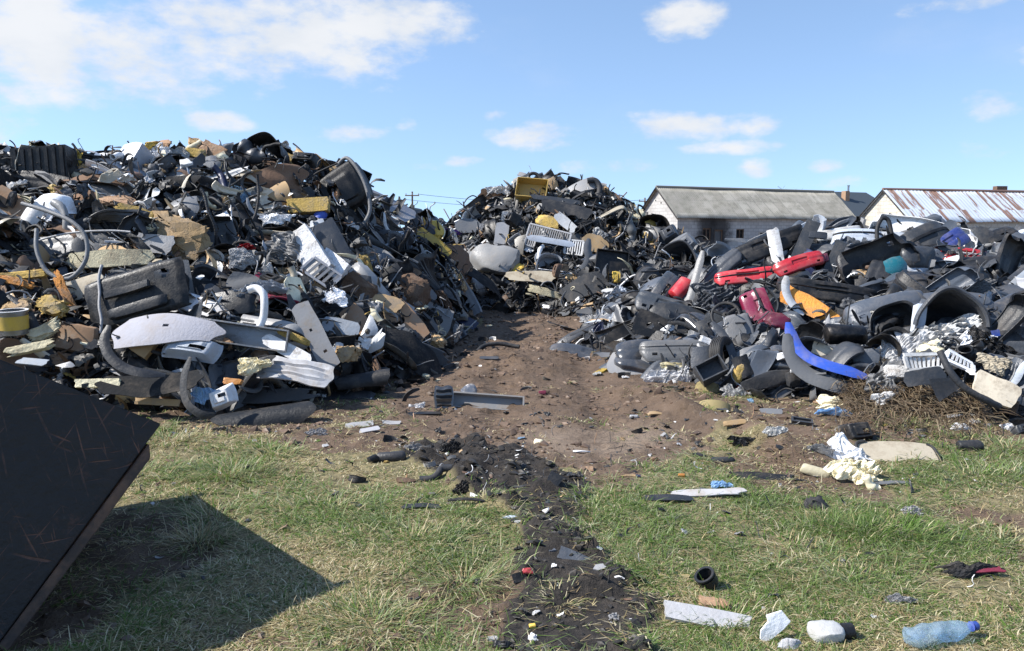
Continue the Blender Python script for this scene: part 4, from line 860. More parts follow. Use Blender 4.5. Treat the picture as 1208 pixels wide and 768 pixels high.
P('panel','plastic_board','board',836,585,80,15,-10,G,'pale_grey','board','pale grey flat board right of the dark grass plate','the pale flat board',lift=.08,edge=.12)
P('film','plastic_film','film',850,577,24,10,0,'u','sky_blue','film','crumpled light blue film on the pale flat board',None,lift=.08)
P('panel','rubber_mat','rubber mat',900,564,84,18,-14,G,'black','rubber','long ragged black rubber mat on the dirt edge','the ragged rubber mat',lift=.06,edge=.15)
P('can','rubber_hose','hose',852,546,28,9,12,'u','charcoal','rubber','short dark rubber hose piece left of the ragged rubber mat',None,lift=.05)
P('shard','rubber_scrap','rubber scrap',826,538,24,10,4,G,'charcoal','rubber','oval dark rubber flap on the bare dirt',None,lift=.05)
P('film','rubber_scrap','rubber scrap',876,525,34,14,-10,'u','black','plastic','crumpled black strip on the dirt bank',None,lift=.06)
P('panel','plastic_sheet','panel',910,488,26,10,-6,(0,.9,.4),'grey','plastic','small grey plate on dirt in front of the dark bolster','the small grey plate',lift=.08)
P('crate','battery_cell','grid plate',946,501,24,9,-22,(0,.9,.4),'dark_grey','plastic','small dark ribbed plate right of the small grey plate',None,lift=.06,T=.02,ribs=3)
P('film','paper_scrap','paper',915,512,28,13,0,'uf','white','felt','white and cream paper scraps on the dirt bank',None,lift=.05)
P('film','plastic_bag','bag',980,481,36,22,-6,'uf','cream','felt','cream folded sack with blue edge on the dirt','the cream sack',lift=.1)
P('film','plastic_film','film',984,489,40,8,-4,'uf','sky_blue','film','blue film edge under the cream sack',None,lift=.05)
P('housing','plastic_bracket','bracket',1010,517,36,26,10,(0,.5,.85),'black','plastic','black jagged plastic bracket standing on the grass edge','the black jagged bracket',lift=.12)
P('foam','plastic_bracket','bracket',1026,519,26,8,-4,'uf','black','plastic','black arm right of the black jagged bracket',None,lift=.06)
ps_ = P('panel','parcel_shelf','parcel shelf',1058,541,92,40,-6,(0,.88,.45),'beige','board','pale felt shelf board with a dark rim lying on grass','the pale shelf board',lift=.12,edge=.02,rnd=.5)
P('film','paper_scrap','paper',1000,541,60,36,-40,'uf','white','felt','crumpled white cloth left of the pale shelf board','the white cloth',lift=.05,amp=.06)
P('film','plastic_scrap','plastic scrap',965,534,40,14,-10,'u','pale_grey','film','thin shredded film left of the white cloth',None,lift=.03)
P('can','plastic_horn','plastic horn',962,562,34,12,-30,'uf','cream','plastic','cream horn shaped plastic arm lying on grass','the cream horn',lift=.1)
P('film','plastic_bracket','bracket',1010,566,58,32,-12,(0,.7,.7),'cream','plastic','cream moulded bracket shell right of the cream horn','the cream bracket shell',lift=.14,amp=.15)
P('duct','plastic_bracket','bracket leg',1027,577,24,10,-72,'f','cream','plastic','cream leg at the right end of the cream bracket shell',None,lift=.12)
P('panel','plastic_sheet','panel',1052,571,40,8,4,G,'grey','plastic','flat grey strip right of the cream bracket shell',None,lift=.05)
P('strip','sealing_strip','trim strip',1074,582,24,5,60,'uf','charcoal','plastic','short dark bar right of the flat grey strip',None,lift=.1,curl=.6)
P('film','plastic_scrap','plastic scrap',1076,607,24,12,-6,'uf','pale_grey','plastic','small crumpled grey and black scrap in the grass',None,lift=.06)
P('foam','rubber_scrap','rubber scrap',962,601,24,16,20,'uf','charcoal','rubber','dark grey twisted lump in the grass below the cream horn',None,lift=.08,boxy=.3,rough=.2)
P('can','plastic_pot','pot',1144,530,30,13,-4,'u','charcoal','plastic','ribbed dark pot lying on the grass at right','the ribbed dark pot',lift=.1)
P('housing','lid','lid',1202,512,18,14,10,'uf','dark_grey','plastic','dark lid at the right frame edge',None,lift=.08)
P('film','paper_scrap','paper',1188,506,16,9,0,'uf','white','felt','white scrap left of the dark lid',None,lift=.05)
P('film','paper_scrap','paper',1132,507,24,9,0,'uf','white','felt','white scrap at the foot of the dry grass',None,lift=.05)
P('film','dark_cloth','cloth',1140,679,70,20,-2,'u','black','felt','dark crumpled cloth in the grass above the bottle','the dark cloth',lift=.05,amp=.05)
P('panel','dark_cloth','cloth',1166,680,34,8,4,(0,.9,.4),'maroon','felt','dark maroon strap on the dark cloth',None,lift=.12,edge=.15)
P('film','paper_scrap','paper',1060,711,36,11,0,'u','pale_grey','film','pale tissue shred in the grass above the bottle',None,lift=.03)
P('shard','plastic_shard','shard',1030,730,9,5,0,'u','white','plastic','tiny white chip left of the bottle',None,lift=.04)
P('shard','plastic_shard','shard',986,733,9,6,0,'u','maroon','plastic','tiny dark red chip above the dirty white bulb',None,lift=.04)
P('shard','plastic_shard','shard',755,622,14,8,12,'u','blue_grey','plastic','small dark blue grey chip in the grass right of the black soil',None,lift=.04)
P('shard','plastic_shard','shard',705,648,16,8,0,'u','silver','plastic','pale grey chip on the grass right of the beige tile',None,lift=.04)
P('shard','plastic_shard','shard',730,683,14,8,-10,'u','white','plastic','white chip on the black soil right of the broken corner',None,lift=.04)
P('panel','plastic_sheet','panel',795,682,36,8,-18,G,'khaki','plastic','dull olive strip in the grass right of the black soil',None,lift=.05)
P('foam','foam_strip','foam',745,563,22,4,-6,'u','tan','foam','tan foam sliver on the bare dirt',None,lift=.04)
P('shard','plastic_shard','shard',752,564,9,5,0,'u','dark_blue','plastic','tiny dark blue chip on the tan foam sliver',None,lift=.06)
P('can','stopper','cap',804,563,8,6,0,'u','orange','plastic','tiny orange cap at the edge of the bare dirt',None,lift=.03)
P('foam','stone_lump','stone',635,523,10,9,0,'u','cream','foam','cream stone on the straw edge of the bare dirt',None,lift=.03,boxy=.3)
P('strip','sealing_strip','trim strip',686,535,20,4,6,'u','white','plastic','white sliver on the bare dirt',None,lift=.04,curl=.3)
P('foam','dirt_clod','clod',694,555,14,9,0,'u','fibre_brown','foam','reddish brown lump at the edge of the bare dirt',None,lift=.03)
P('can','stopper','cap',748,493,11,5,10,'u','pale_grey','plastic','small pale cap on the bare dirt','the small pale cap',lift=.03)
P('foam','wooden_plank','plank',775,489,20,6,-14,'u','tan','board','short tan wood splinter right of the small pale cap',None,lift=.04)
P('can','stopper','cap',640,465,9,6,0,'u','maroon','plastic','tiny dark red cap on the dirt track',None,lift=.03)
P('hose','rubber_hose','hose',588,413,1,5,0,'u','charcoal','rubber','curved black hose on the soil hump of the track',None,lift=.12,path=[(-.3,-.12,0),(-.2,.0,.03),(.0,.06,.03),(.2,.05,.0),(.3,.02,0)])
P('panel','plastic_sheet','panel',577,424,22,7,-4,'u','dark_grey','plastic','dark bar under the curved black hose',None,lift=.08)
P('shard','plastic_shard','shard',569,432,9,5,0,'u','white','plastic','tiny white chip below the curved black hose',None,lift=.05)
P('panel','plastic_sheet','panel',460,428,34,8,6,'uf','charcoal','plastic','flat dark scrap at the foot of the holed fibreboard',None,lift=.1)
P('film','paper_scrap','paper',690,413,28,8,0,'u','pale_grey','film','shredded pale film on the dirt left of the right heap',None,lift=.05)
P('shard','plastic_shard','shard',715,422,32,10,4,'u','grey','plastic','flat grey plate on the dirt left of the dusty ribbed bumper',None,lift=.08)
P('shard','plastic_shard','shard',742,418,24,18,50,'f','pale_grey','plastic','pale grey broken plate left end of the dusty ribbed bumper',None,lift=.12)

ps_.name = 'parcel_shelf'; a_ = np.linspace(-1.35 * PI, .25 * PI, 30); ex_ = np.max(np.abs(np.array([v.co[:] for v in ps_.data.vertices])), 0)
mobj('rubber_rim', tube(np.stack([np.sign(np.cos(a_)) * abs(np.cos(a_)) ** .45 * ex_[0] * .97, np.sign(np.sin(a_)) * abs(np.sin(a_)) ** .45 * ex_[1] * .95, 0 * a_ + .012], 1), .012, 6), mat('charcoal', 'rubber'), ps_)
# ------------------------------------------------------------------ filler scrap: prototypes copied over the heaps
def fitem(kind, name, phrase, cat, L, W, fins, **o): return dict(kind=kind, name=name, phrase=phrase, cat=cat, L=L, W=W, fins=fins, o=o)
FILL = {
 'strip': fitem('strip', 'sealing_strip', 'trim strip', 'trim strip', (.8, 1.7), (.05, .10), ['plastic', 'rubber']),
 'hose': fitem('hose', 'rubber_hose', 'rubber hose', 'hose', (.9, 1.9), (.025, .05), ['rubber']),
 'cable': fitem('hose', 'wire_cable', 'wire cable', 'cable', (.8, 1.5), (.012, .018), ['rubber'], curl=4.5),
 'panel': fitem('panel', 'plastic_sheet', 'plastic panel', 'panel', (.55, 1.15), (.24, .46), ['plastic']),
 'shard': fitem('shard', 'plastic_shard', 'plastic shard', 'shard', (.25, .45), (.14, .26), ['plastic']),
 'foam': fitem('foam', 'foam_chunk', 'foam chunk', 'foam', (.22, .5), (.15, .26), ['foam'], rough=.13),
 'film': fitem('film', 'film_scrap', 'film scrap', 'film', (.25, .5), (.2, .35), ['film', 'felt']),
 'liner': fitem('liner', 'wheel_arch_liner', 'arch liner', 'arch liner', (.5, .75), (.25, .4), ['plastic']),
 'carpet': fitem('panel', 'carpet_scrap', 'carpet scrap', 'carpet', (.6, 1.2), (.3, .55), ['felt'], crease=.06, edge=.15, ns=.06, cu=.8),
 'housing': fitem('housing', 'plastic_housing', 'plastic housing', 'housing', (.3, .55), (.2, .35), ['plastic']),
 'duct': fitem('duct', 'air_duct', 'air duct', 'duct', (.4, .7), (.08, .13), ['plastic']),
 'card': fitem('card', 'door_card', 'door card', 'door card', (.8, 1.1), (.45, .6), ['plastic']),
 'bumper': fitem('bumper', 'car_bumper', 'bumper', 'bumper', (1.25, 1.65), (.3, .44), ['plastic', 'plastic', 'paint'], deform=.7),
 'half': fitem('bumper', 'bumper_piece', 'bumper half', 'bumper', (1.2, 1.6), (.3, .42), ['plastic'], half=True, deform=.7),
}
PROTO = {}
for k, f in FILL.items():
    PROTO[k] = []
    for i in range(9 if k != 'bumper' else 12):
        r = random.Random(1000 + i * 17 + len(k)); L, W = r.uniform(*f['L']), r.uniform(*f['W']); o = dict(f['o'])
        if k == 'panel': o.update(cu=r.gauss(0, .7), cv=r.gauss(0, .8), tw=r.gauss(0, .5), fl=r.choice([0, .03, .05]), edge=r.choice([.03, .1, .16]), taper=r.uniform(0, .4), ribs=r.choice([0, 0, 4, 7]), nu=36, nv=22, holes=[(r.uniform(-.7, .7), r.uniform(-.6, .6), r.uniform(.05, .2), r.uniform(.08, .26)) for _ in range(r.randint(0, 3))])
        if k == 'hose': o.update(curl=r.choice([2, 3.5, 5]), ribbed=r.random() < .25)
        if k == 'strip': o.update(curl=r.choice([.6, 1.5, 2.5]))
        ob = build(f['kind'], f['name'], L, W, 'black', f['fins'][0], r, o)
        for q in [ob] + list(ob.children): q['proto'] = 1
        PROTO[k].append(ob)
DARK = [('black', 6), ('charcoal', 5), ('dark_grey', 3.2), ('blue_grey', .5), ('grey', 1.0), ('warm_grey', 1.6)]
MIXP = {
 'left': dict(kinds=dict(strip=22, hose=11, cable=9, panel=30, shard=5, foam=11, film=6, liner=4, carpet=14, housing=5, duct=4, card=3, half=3),
              cols=DARK + [('white', 1.5), ('pale_grey', 1.2), ('silver', .3), ('beige', .9), ('tan', .7), ('cream', .6), ('brown', .8), ('maroon', .15), ('dark_blue', .3)]),
 'back': dict(kinds=dict(strip=22, hose=13, cable=6, panel=22, shard=16, foam=7, film=4, liner=5, carpet=7, housing=9, duct=4, half=3),
              cols=DARK + [('white', .7), ('pale_grey', 1.0), ('silver', .4), ('beige', .6), ('brown', .4)]),
 'right': dict(kinds=dict(bumper=32, half=20, strip=9, panel=24, shard=6, liner=9, housing=4, hose=1.5, film=2, foam=1.0, duct=.6),
              cols=[('black', 4), ('charcoal', 5), ('dark_grey', 7), ('blue_grey', 7), ('grey', 1.6), ('pale_grey', .6), ('white', .4), ('silver', .6), ('maroon', .1), ('dark_blue', .3)]),
}
MIXP['ground'] = dict(kinds=dict(strip=5, shard=9, film=4, foam=2.5, panel=5, hose=1.5, cable=1), cols=DARK + [('pale_grey', 1.6), ('white', .9), ('brown', 1), ('khaki', .6)])
FCOL = dict(foam=[('mustard', 2), ('tan', 3), ('cream', 2), ('fibre_brown', 2), ('yellow', .5), ('brown', 1)], film=[('white', 4), ('pale_grey', 3), ('black', 1.5), ('silver', 1), ('sky_blue', .3)],
            carpet=[('black', 4), ('charcoal', 3), ('grey', 1.5), ('brown', 1), ('lilac_grey', .5)], hose=[('black', 5), ('charcoal', 3), ('grey', .7)], cable=[('black', 3), ('grey', 1), ('pale_grey', .5), ('charcoal', 1)])
def pick(r, ws):
    t = r.uniform(0, sum(w for _, w in ws))
    for c, w in ws:
        t -= w
        if t <= 0: return c
    return ws[-1][0]
SKY_U = [0, 20, 50, 80, 130, 158, 190, 232, 262, 300, 320, 345, 400, 430, 465, 500, 528, 545, 575, 600, 640, 690, 700, 760, 800, 826, 850, 872, 900, 912, 952, 975, 1000, 1040, 1100, 1150, 1208]
SKY_V = [190, 176, 170, 182, 178, 170, 172, 165, 174, 165, 160, 178, 190, 206, 228, 246, 262, 244, 222, 213, 206, 212, 226, 250, 276, 296, 290, 275, 258, 252, 250, 252, 250, 256, 258, 258, 256]
FILLERS = []; used_proto = set(); KCOUNT = {}
def place_filler(heap, p, r, lift=None, small=1.0):
    k = pick(r, list(MIXP[heap]['kinds'].items()))
    if KCOUNT.get(FILL[k]['name'], 0) > 270: k = 'panel' if KCOUNT.get('plastic_sheet', 0) < 270 else 'liner'
    KCOUNT[FILL[k]['name']] = KCOUNT.get(FILL[k]['name'], 0) + 1
    c = pick(r, FCOL.get(k, MIXP[heap]['cols'])); f = FILL[k]; fin = r.choice(f['fins'])
    if c in ('red', 'maroon', 'dark_blue', 'silver', 'white') and k in ('bumper', 'half'): fin = 'paint'
    i = r.randrange(len(PROTO[k])); src = PROTO[k][i]
    root = src.copy(); COL.objects.link(root); kids = []
    for ch in src.children:
        q = ch.copy(); COL.objects.link(q); q.parent = root; kids.append(q)
    for q in [root] + kids:
        if 'proto' in q: del q['proto']
        if q.type == 'MESH':
            base = q.name.split('.')[0]
            if base in ('grille', 'moulding', 'armrest', 'pocket', 'indicator'): continue
            q.material_slots[0].link = 'OBJECT'; q.material_slots[0].material = mat(c, fin)
    n = slope_n(p[0], p[1]); nn = np.array([n[0] + r.gauss(0, .55), n[1] + r.gauss(0, .5), n[2] * .8 + r.gauss(0, .35)])
    if r.random() < (.25 if k in ('bumper', 'half', 'liner', 'housing', 'panel') else .1): nn = -nn
    ang = r.uniform(0, 360)
    if heap == 'right' and k in ('bumper', 'half', 'strip', 'panel'):      # tipped from a lorry: shells nested and leaning the same way
        sg = -1 if nn[1] > .3 else 1; nn = sg * np.array([r.gauss(-.25, .3), -abs(r.gauss(.6, .25)), abs(r.gauss(.6, .3))]); ang = r.gauss(36, 22) if r.random() < .7 else r.gauss(-20, 25)
    elif k in ('strip', 'panel', 'carpet', 'half'): ang = r.gauss(-22, 38)
    if heap == 'ground': nn = np.array([n[0] + r.gauss(0, .15), n[1] + r.gauss(0, .15), 1.0]); ang = r.uniform(0, 360)
    R = orient(nn, ang); s = r.uniform(.75, 1.2) * small * (1.22 if k in ('panel', 'carpet') and heap == 'left' else 1)
    lift = r.uniform(-.03, .26 if heap != 'right' else .16) if lift is None else lift
    q = p + n * lift
    M = Matrix.Identity(4)
    for a in range(3):
        for b in range(3): M[a][b] = R[a][b] * s
        M[a][3] = q[a]
    root.matrix_world = M
    FILLERS.append((root, k, c, heap, f)); return root
def heap_at(x, y):
    hs = {k: hheap(k, x, y) for k in HEAPS}
    k = max(hs, key=hs.get); return (k, hs[k]) if hs[k] > .03 else (None, 0)
r = random.Random(77)
N_PIX, N_WORLD = 1550, 420
cnt = 0
while cnt < N_PIX:
    u, v = r.uniform(-10, 1218), r.uniform(165, 505)
    p, t = hit(u, v)
    if p is None: continue
    hn, hh = heap_at(p[0], p[1])
    if hn is None: continue
    if hn == 'left' and u < 170 and v > 440: continue
    big = (t / 11.0) ** .35
    place_filler(hn, p, r, small=big * (.85 if hn != 'right' else .95)); cnt += 1
for hn_, n_, u0, u1, v0, v1 in (('right', 420, 690, 1218, 250, 500), ('left', 220, -10, 560, 180, 490), ('back', 80, 530, 800, 215, 365)):      # a lower layer, half sunk
    cnt = 0
    while cnt < n_:
        p, t = hit(r.uniform(u0, u1), r.uniform(v0, v1))
        if p is None or heap_at(p[0], p[1])[0] != hn_: continue
        place_filler(hn_, p, r, lift=r.uniform(-.16, .02), small=.95); cnt += 1
cnt = 0
while cnt < N_WORLD:
    x, y = r.uniform(-8.5, 9), r.uniform(7, 21)
    if abs(x) > y * .68 + .3: continue
    hn, hh = heap_at(x, y)
    if hn is None or hh < .2: continue
    place_filler(hn, np.array([x, y, hh]), r, lift=r.uniform(-.05, .2)); cnt += 1
for hn, ncr in (('left', 150), ('back', 70), ('right', 22)):          # the crests, where pieces stand against the sky
    R_ = HEAPS[hn]['ridge']; done = 0
    while done < ncr:
        i = r.randrange(len(R_) - 1); t = r.random(); x = R_[i][0] + (R_[i + 1][0] - R_[i][0]) * t + r.gauss(0, .25); y = R_[i][1] + (R_[i + 1][1] - R_[i][1]) * t + r.gauss(0, .35)
        if abs(x) > y * .68 + .3: continue
        hh = hheap(hn, x, y)
        if hh < .2: continue
        place_filler(hn, np.array([x, y, hh]), r, lift=r.uniform(.0, .22), small=.9); done += 1
cnt = 0
while cnt < 120:                                       # single pieces that slid off the heaps or were dropped on the way
    p, t = hit(r.uniform(380, 1215), 385 + 250 * r.random() ** 1.7)
    if p is None or heap_at(p[0], p[1])[0] is not None: continue
    d = min(abs(_seg(np.array([p[0]]), np.array([p[1]]), *hp['poly'][i], *hp['poly'][(i + 1) % len(hp['poly'])])[0][0]) for hp in HEAPS.values() for i in range(len(hp['poly'])))
    if r.random() > math.exp(-d / .45) + (.04 if p[1] > 5 else 0): continue
    place_filler('ground', p, r, lift=.01, small=r.choice([.2, .28, .36]) if d < .6 else .16); cnt += 1
for k in PROTO:
    for ob in PROTO[k]:
        for q in list(ob.children): bpy.data.objects.remove(q)
        bpy.data.objects.remove(ob)

# ------------------------------------------------------------------ added dark cores, painted as shade between the pieces, and the uncountable fragments
def core(name, x0, x1, y0, y1, step=.12):
    xs = np.arange(x0, x1, step); ys = np.arange(y0, y1, step); X, Y = np.meshgrid(xs, ys, indexing='ij')
    key = name.split('_')[0]; h = heap_h({'left': 'left', 'back': 'back', 'right': 'right'}[key], X, Y)
    Z = np.where(h > 0, h * .93 - .06 + .10 * (fbm(X * 5, Y * 5, 90) - .5), -.6)
    V = np.stack([X, Y, Z], -1).reshape(-1, 3); ny = len(ys); Fs = []
    hz = h > 0
    for i in range(len(xs) - 1):
        for j in range(ny - 1):
            if hz[i:i + 2, j:j + 2].any(): a = i * ny + j; Fs.append((a, a + ny, a + ny + 1, a + 1))
    return compact(V, Fs)
m = bpy.data.materials.new('heap_soil'); b = NB(nt_new(m)); tc = b.n('ShaderNodeTexCoord').outputs['Object']
n1 = b.noise(tc, 3, 8, .7); n2 = b.noise(tc, 22, 5, .7)
b.out(b.bsdf(b.mix(n2, (.022, .019, .017, 1), (.075, .058, .045, 1)), .95, b.bump(b.math('ADD', n1, n2), 1.0, .12)))  # dark brown core tone paints in the black shade of the crevices
SOIL = m
for key, bb in (('left', (-17, 0, 6.3, 20.2)), ('back', (-2.6, 7.2, 13.9, 25.2)), ('right', (.9, 13.1, 6.7, 18.1))):
    o = mobj('soil_mound', core(key, *bb), SOIL, sharp=180); o['kind'] = 'structure'

FRM = bpy.data.materials.new('fragment_mix'); b = NB(nt_new(FRM))
at = b.n('ShaderNodeAttribute', attribute_name='tint').outputs['Color']; tc = b.n('ShaderNodeTexCoord').outputs['Object']
n2 = b.noise(tc, 45, 4, .7)
b.out(b.bsdf(b.mix(b.math('MULTIPLY', b.ramp(n2, .5, .75), .4), at, (.2, .165, .13, 1)), b.math('MULTIPLY_ADD', n2, .5, .35), b.bump(n2, .3, .01)))
def cloud_mesh(name, items, material, smooth=True):
    """items: list of (V, F, M, colour); one mesh with a tint per fragment"""
    Vs = []; lo = []; st = []; tot = []; cols = []; k = 0; L0 = 0
    for V, Fs, M, c in items:
        W = V @ M[:3, :3].T + M[:3, 3]; Vs.append(W); cols.append(np.tile((*c, 1.0), (len(V), 1)))
        for f in Fs:
            lo.extend(i + k for i in f); st.append(L0); tot.append(len(f)); L0 += len(f)
        k += len(V)
    Vs = np.concatenate(Vs); me = bpy.data.meshes.new(name)
    me.vertices.add(len(Vs)); me.vertices.foreach_set('co', Vs.ravel()); me.loops.add(L0); me.loops.foreach_set('vertex_index', lo)
    me.polygons.add(len(st)); me.polygons.foreach_set('loop_start', st); me.polygons.foreach_set('loop_total', tot); me.update(calc_edges=True); me.validate()
    at = me.attributes.new('tint', 'FLOAT_COLOR', 'POINT'); at.data.foreach_set('color', np.concatenate(cols).astype(np.float32).ravel())
    me.materials.append(material)
    if smooth:
        me.polygons.foreach_set('use_smooth', [True] * len(me.polygons)); me.set_sharp_from_angle(angle=math.radians(40))
    return link(name, me)
r = random.Random(5); LIB = []
for i in range(5): LIB.append(k_shard(1, r.uniform(.3, .8), r, t=.03)[0][1:3])
for i in range(9): LIB.append(k_strip(2.2, .16, r, n=9, curl=1.8, t=.03)[0][1:3])
for i in range(8): LIB.append(k_hose(2.6, .07, r, n=10, curl=3.5)[0][1:3])
for i in range(6): LIB.append(k_panel(1, r.uniform(.4, .8), r, cu=r.gauss(0, 1), cv=r.gauss(0, 1), edge=.12, nu=8, nv=6, t=.03)[0][1:3])
for i in range(4): LIB.append(k_foam(.7, .5, r, n=2, rough=.12)[0][1:3])
for i in range(6): LIB.append(k_film(.8, .7, r, n=8, amp=.15)[0][1:3])
def fragM(p, n, s, r):
    R = orient(n, r.uniform(0, 360)); M = np.eye(4); M[:3, :3] = R * s; M[:3, 3] = p; return M
for hn, N, cols in (('left', 2700, DARK + [('white', 1.7), ('pale_grey', 1.4), ('tan', 1.1), ('cream', .8), ('brown', 1.2), ('mustard', .4), ('silver', .3)]),
                    ('back', 2000, DARK + [('white', 1.2), ('pale_grey', 1.4), ('tan', 1), ('cream', .5), ('brown', 1), ('mustard', .5)]),
                    ('right', 1300, [('black', 4), ('charcoal', 5), ('dark_grey', 6), ('blue_grey', 4), ('grey', 3), ('pale_grey', 1.2), ('white', 1.0), ('brown', .5), ('silver', .8)])):
    items = []; r = random.Random(len(hn) * 31)
    while len(items) < N:
        if r.random() < .6:
            p, t = hit(r.uniform(-15, 1222), r.uniform(165, 510))
            if p is None: continue
            x, y = p[0], p[1]
        else: x, y = r.uniform(-11.5, 10.4), r.uniform(6.5, 21)
        h = hheap(hn, x, y)
        if h < .015: continue
        k2, hh = heap_at(x, y)
        if k2 != hn: continue
        n = slope_n(x, y); nn = n + np.array([r.gauss(0, .6), r.gauss(0, .6), r.gauss(0, .4)])
        c = np.array(PAL[pick(r, cols)]) * r.uniform(.6, 1.25)
        g = r.choice(LIB); items.append((g[0], g[1], fragM(np.array([x, y, h]) + n * r.uniform(-.03, .2 if h > .3 else .05), nn, r.uniform(.07, .30) * (y / 10) ** .5 * (1.5 if abs(x) > .69 * y + .3 else 1), r), c))
    o = cloud_mesh('scrap_fragments', items, FRM); o['kind'] = 'stuff'; o['label'] = f'mixed broken plastic bits filling the {hn} heap'; o['category'] = 'scrap bits'
items = []; r = random.Random(9)
while len(items) < 2100:                                # litter on the soil, thickest along the feet of the heaps
    z_ = r.random()
    if z_ < .25:
        x, y = r.uniform(-3.2, 4.2), r.uniform(3.2, 7.4)
        if heaps_fast(x, y) > .02 or r.random() > .25 + .75 * (y - 3.2) / 4.2: continue
    elif z_ < .65:
        x, y = r.uniform(-4, 6), r.uniform(5.8, 18); h = heaps_fast(x, y)
        if h > .02: continue
        d = min(min(_seg(np.array([x]), np.array([y]), *hp['poly'][i], *hp['poly'][(i + 1) % len(hp['poly'])])[0][0] for i in range(len(hp['poly']))) for hp in HEAPS.values())
        if r.random() > math.exp(-d / .35): continue
    else:
        x, y = r.uniform(-1.2, 1.2), r.uniform(2.8, 6.4); dm, bm_ = masks(np.array([x]), np.array([y]))
        if r.random() > bm_[0] * .45 + .03: continue
    z = float(ground_h(np.array([x]), np.array([y]))[0]); s = r.choice([.01, .015, .02, .03, .05, .08]) * (y / 8) ** .5 * r.uniform(.7, 1.2)
    c = np.array(PAL[pick(r, DARK + [('white', 1.6), ('pale_grey', 1.6), ('brown', 2.5), ('fibre_brown', 1), ('tan', .5)])]) * r.uniform(.6, 1.2); g = r.choice(LIB)
    items.append((g[0], g[1], fragM((x, y, z + s * .15), (r.gauss(0, .35), r.gauss(0, .35), 1), s, r), c))
o = cloud_mesh('ground_litter', items, FRM); o['kind'] = 'stuff'; o['label'] = 'tiny plastic crumbs littering the soil'; o['category'] = 'litter'

# ------------------------------------------------------------------ who is seen: drop what is wholly hidden, word the labels of the rest
def root_of(o):
    while o.parent is not None: o = o.parent
    return o
bpy.context.view_layer.update()
# half-size depth buffer of sampled surface points: which thing is in front at each spot
BW, BH = 604, 384; TC = {}
def depth_pass(objs):
    ZB = np.full(BW * BH, 1e9); OWN = np.full(BW * BH, -1); NAMES = []; NI = {}; grs = np.random.default_rng(4)
    for ob in objs:
        if ob.type != 'MESH': continue
        me = ob.data
        if me.name not in TC:
            me.calc_loop_triangles(); tv = np.empty(len(me.loop_triangles) * 3, np.int32); me.loop_triangles.foreach_get('vertices', tv); co = np.empty(len(me.vertices) * 3, np.float32); me.vertices.foreach_get('co', co); TC[me.name] = (co.reshape(-1, 3), tv.reshape(-1, 3))
        co, tv = TC[me.name]; Mw = np.array(ob.matrix_world); W = co @ Mw[:3, :3].T + Mw[:3, 3] - CAM
        dep = W[:, 1] * CT - W[:, 2] * ST; dep = np.where(dep < .1, .1, dep); pu = (CX + F * W[:, 0] / dep) / 2; pv = (CY - F * (W[:, 1] * ST + W[:, 2] * CT) / dep) / 2
        A = np.stack([pu, pv, dep], 1)[tv]; a, b_, c_ = A[:, 0], A[:, 1], A[:, 2]
        area = abs((b_[:, 0] - a[:, 0]) * (c_[:, 1] - a[:, 1]) - (b_[:, 1] - a[:, 1]) * (c_[:, 0] - a[:, 0])) / 2
        per = np.minimum(np.ceil(area * 3).astype(int) + 1, 20000); ti = np.repeat(np.arange(len(tv)), per)
        r1 = grs.random(len(ti)); r2 = grs.random(len(ti)); fl = r1 + r2 > 1; r1[fl] = 1 - r1[fl]; r2[fl] = 1 - r2[fl]
        S = a[ti] + (b_[ti] - a[ti]) * r1[:, None] + (c_[ti] - a[ti]) * r2[:, None]; ix = S[:, 0].astype(int); iy = S[:, 1].astype(int)
        ok = (S[:, 0] >= 0) & (S[:, 1] >= 0) & (ix < BW) & (iy < BH) & (S[:, 2] > .2)
        if not ok.any(): continue
        idx = (iy * BW + ix)[ok]; z = S[ok, 2]; np.minimum.at(ZB, idx, z)
        rn = root_of(ob).name
        if rn not in NI: NI[rn] = len(NAMES); NAMES.append(rn)
        win = z <= ZB[idx] + 1e-9; OWN[idx[win]] = NI[rn]
    return OWN, NAMES, ZB
HN = {o.name for o, _ in HERO}; FN = {q[0].name: q for q in FILLERS}
ALL = [o for o in COL.objects]
own_h, nm_h, _z = depth_pass([o for o in ALL if root_of(o).name in HN])
def drop(o):
    for q in list(o.children): drop(q)
    bpy.data.objects.remove(o)
for _ in range(2):                      # filler that buries one of the described pieces, or stands up into the open sky, is taken away
    own, nm, zb_ = depth_pass([o for o in COL.objects])
    hid = {}; tot = np.bincount(own[own >= 0], minlength=len(nm))
    m_ = (own_h >= 0) & (own >= 0)
    for k_ in own[m_]: hid[k_] = hid.get(k_, 0) + 1
    sky_ = {}
    pv_, pu_ = np.divmod(np.nonzero(own >= 0)[0], BW); ln_ = np.interp(pu_ * 2, SKY_U, SKY_V) - 7; up_ = pv_ * 2 < ln_
    for k_ in own[own >= 0][up_]: sky_[k_] = sky_.get(k_, 0) + 1
    gone = 0; dropped = set()
    for k_, n_ in list(hid.items()) + list(sky_.items()):
        f_ = FN.get(nm[k_])
        if f_ is None or nm[k_] in dropped: continue
        if (hid.get(k_, 0) > 14 and hid.get(k_, 0) > (.28 if f_[3] == 'right' else .2) * tot[k_]) or sky_.get(k_, 0) > 6:
            dropped.add(nm[k_]); FILLERS.remove(f_); drop(f_[0]); gone += 1
    print('cleared', gone)
OWN, NAMES, _z = depth_pass([o for o in COL.objects])
SEEN = {}; oi_ = np.nonzero(OWN >= 0)[0]; cnt_ = np.bincount(OWN[oi_], minlength=len(NAMES)); su_ = np.bincount(OWN[oi_], (oi_ % BW) * 2., minlength=len(NAMES)); sv_ = np.bincount(OWN[oi_], (oi_ // BW) * 2., minlength=len(NAMES))
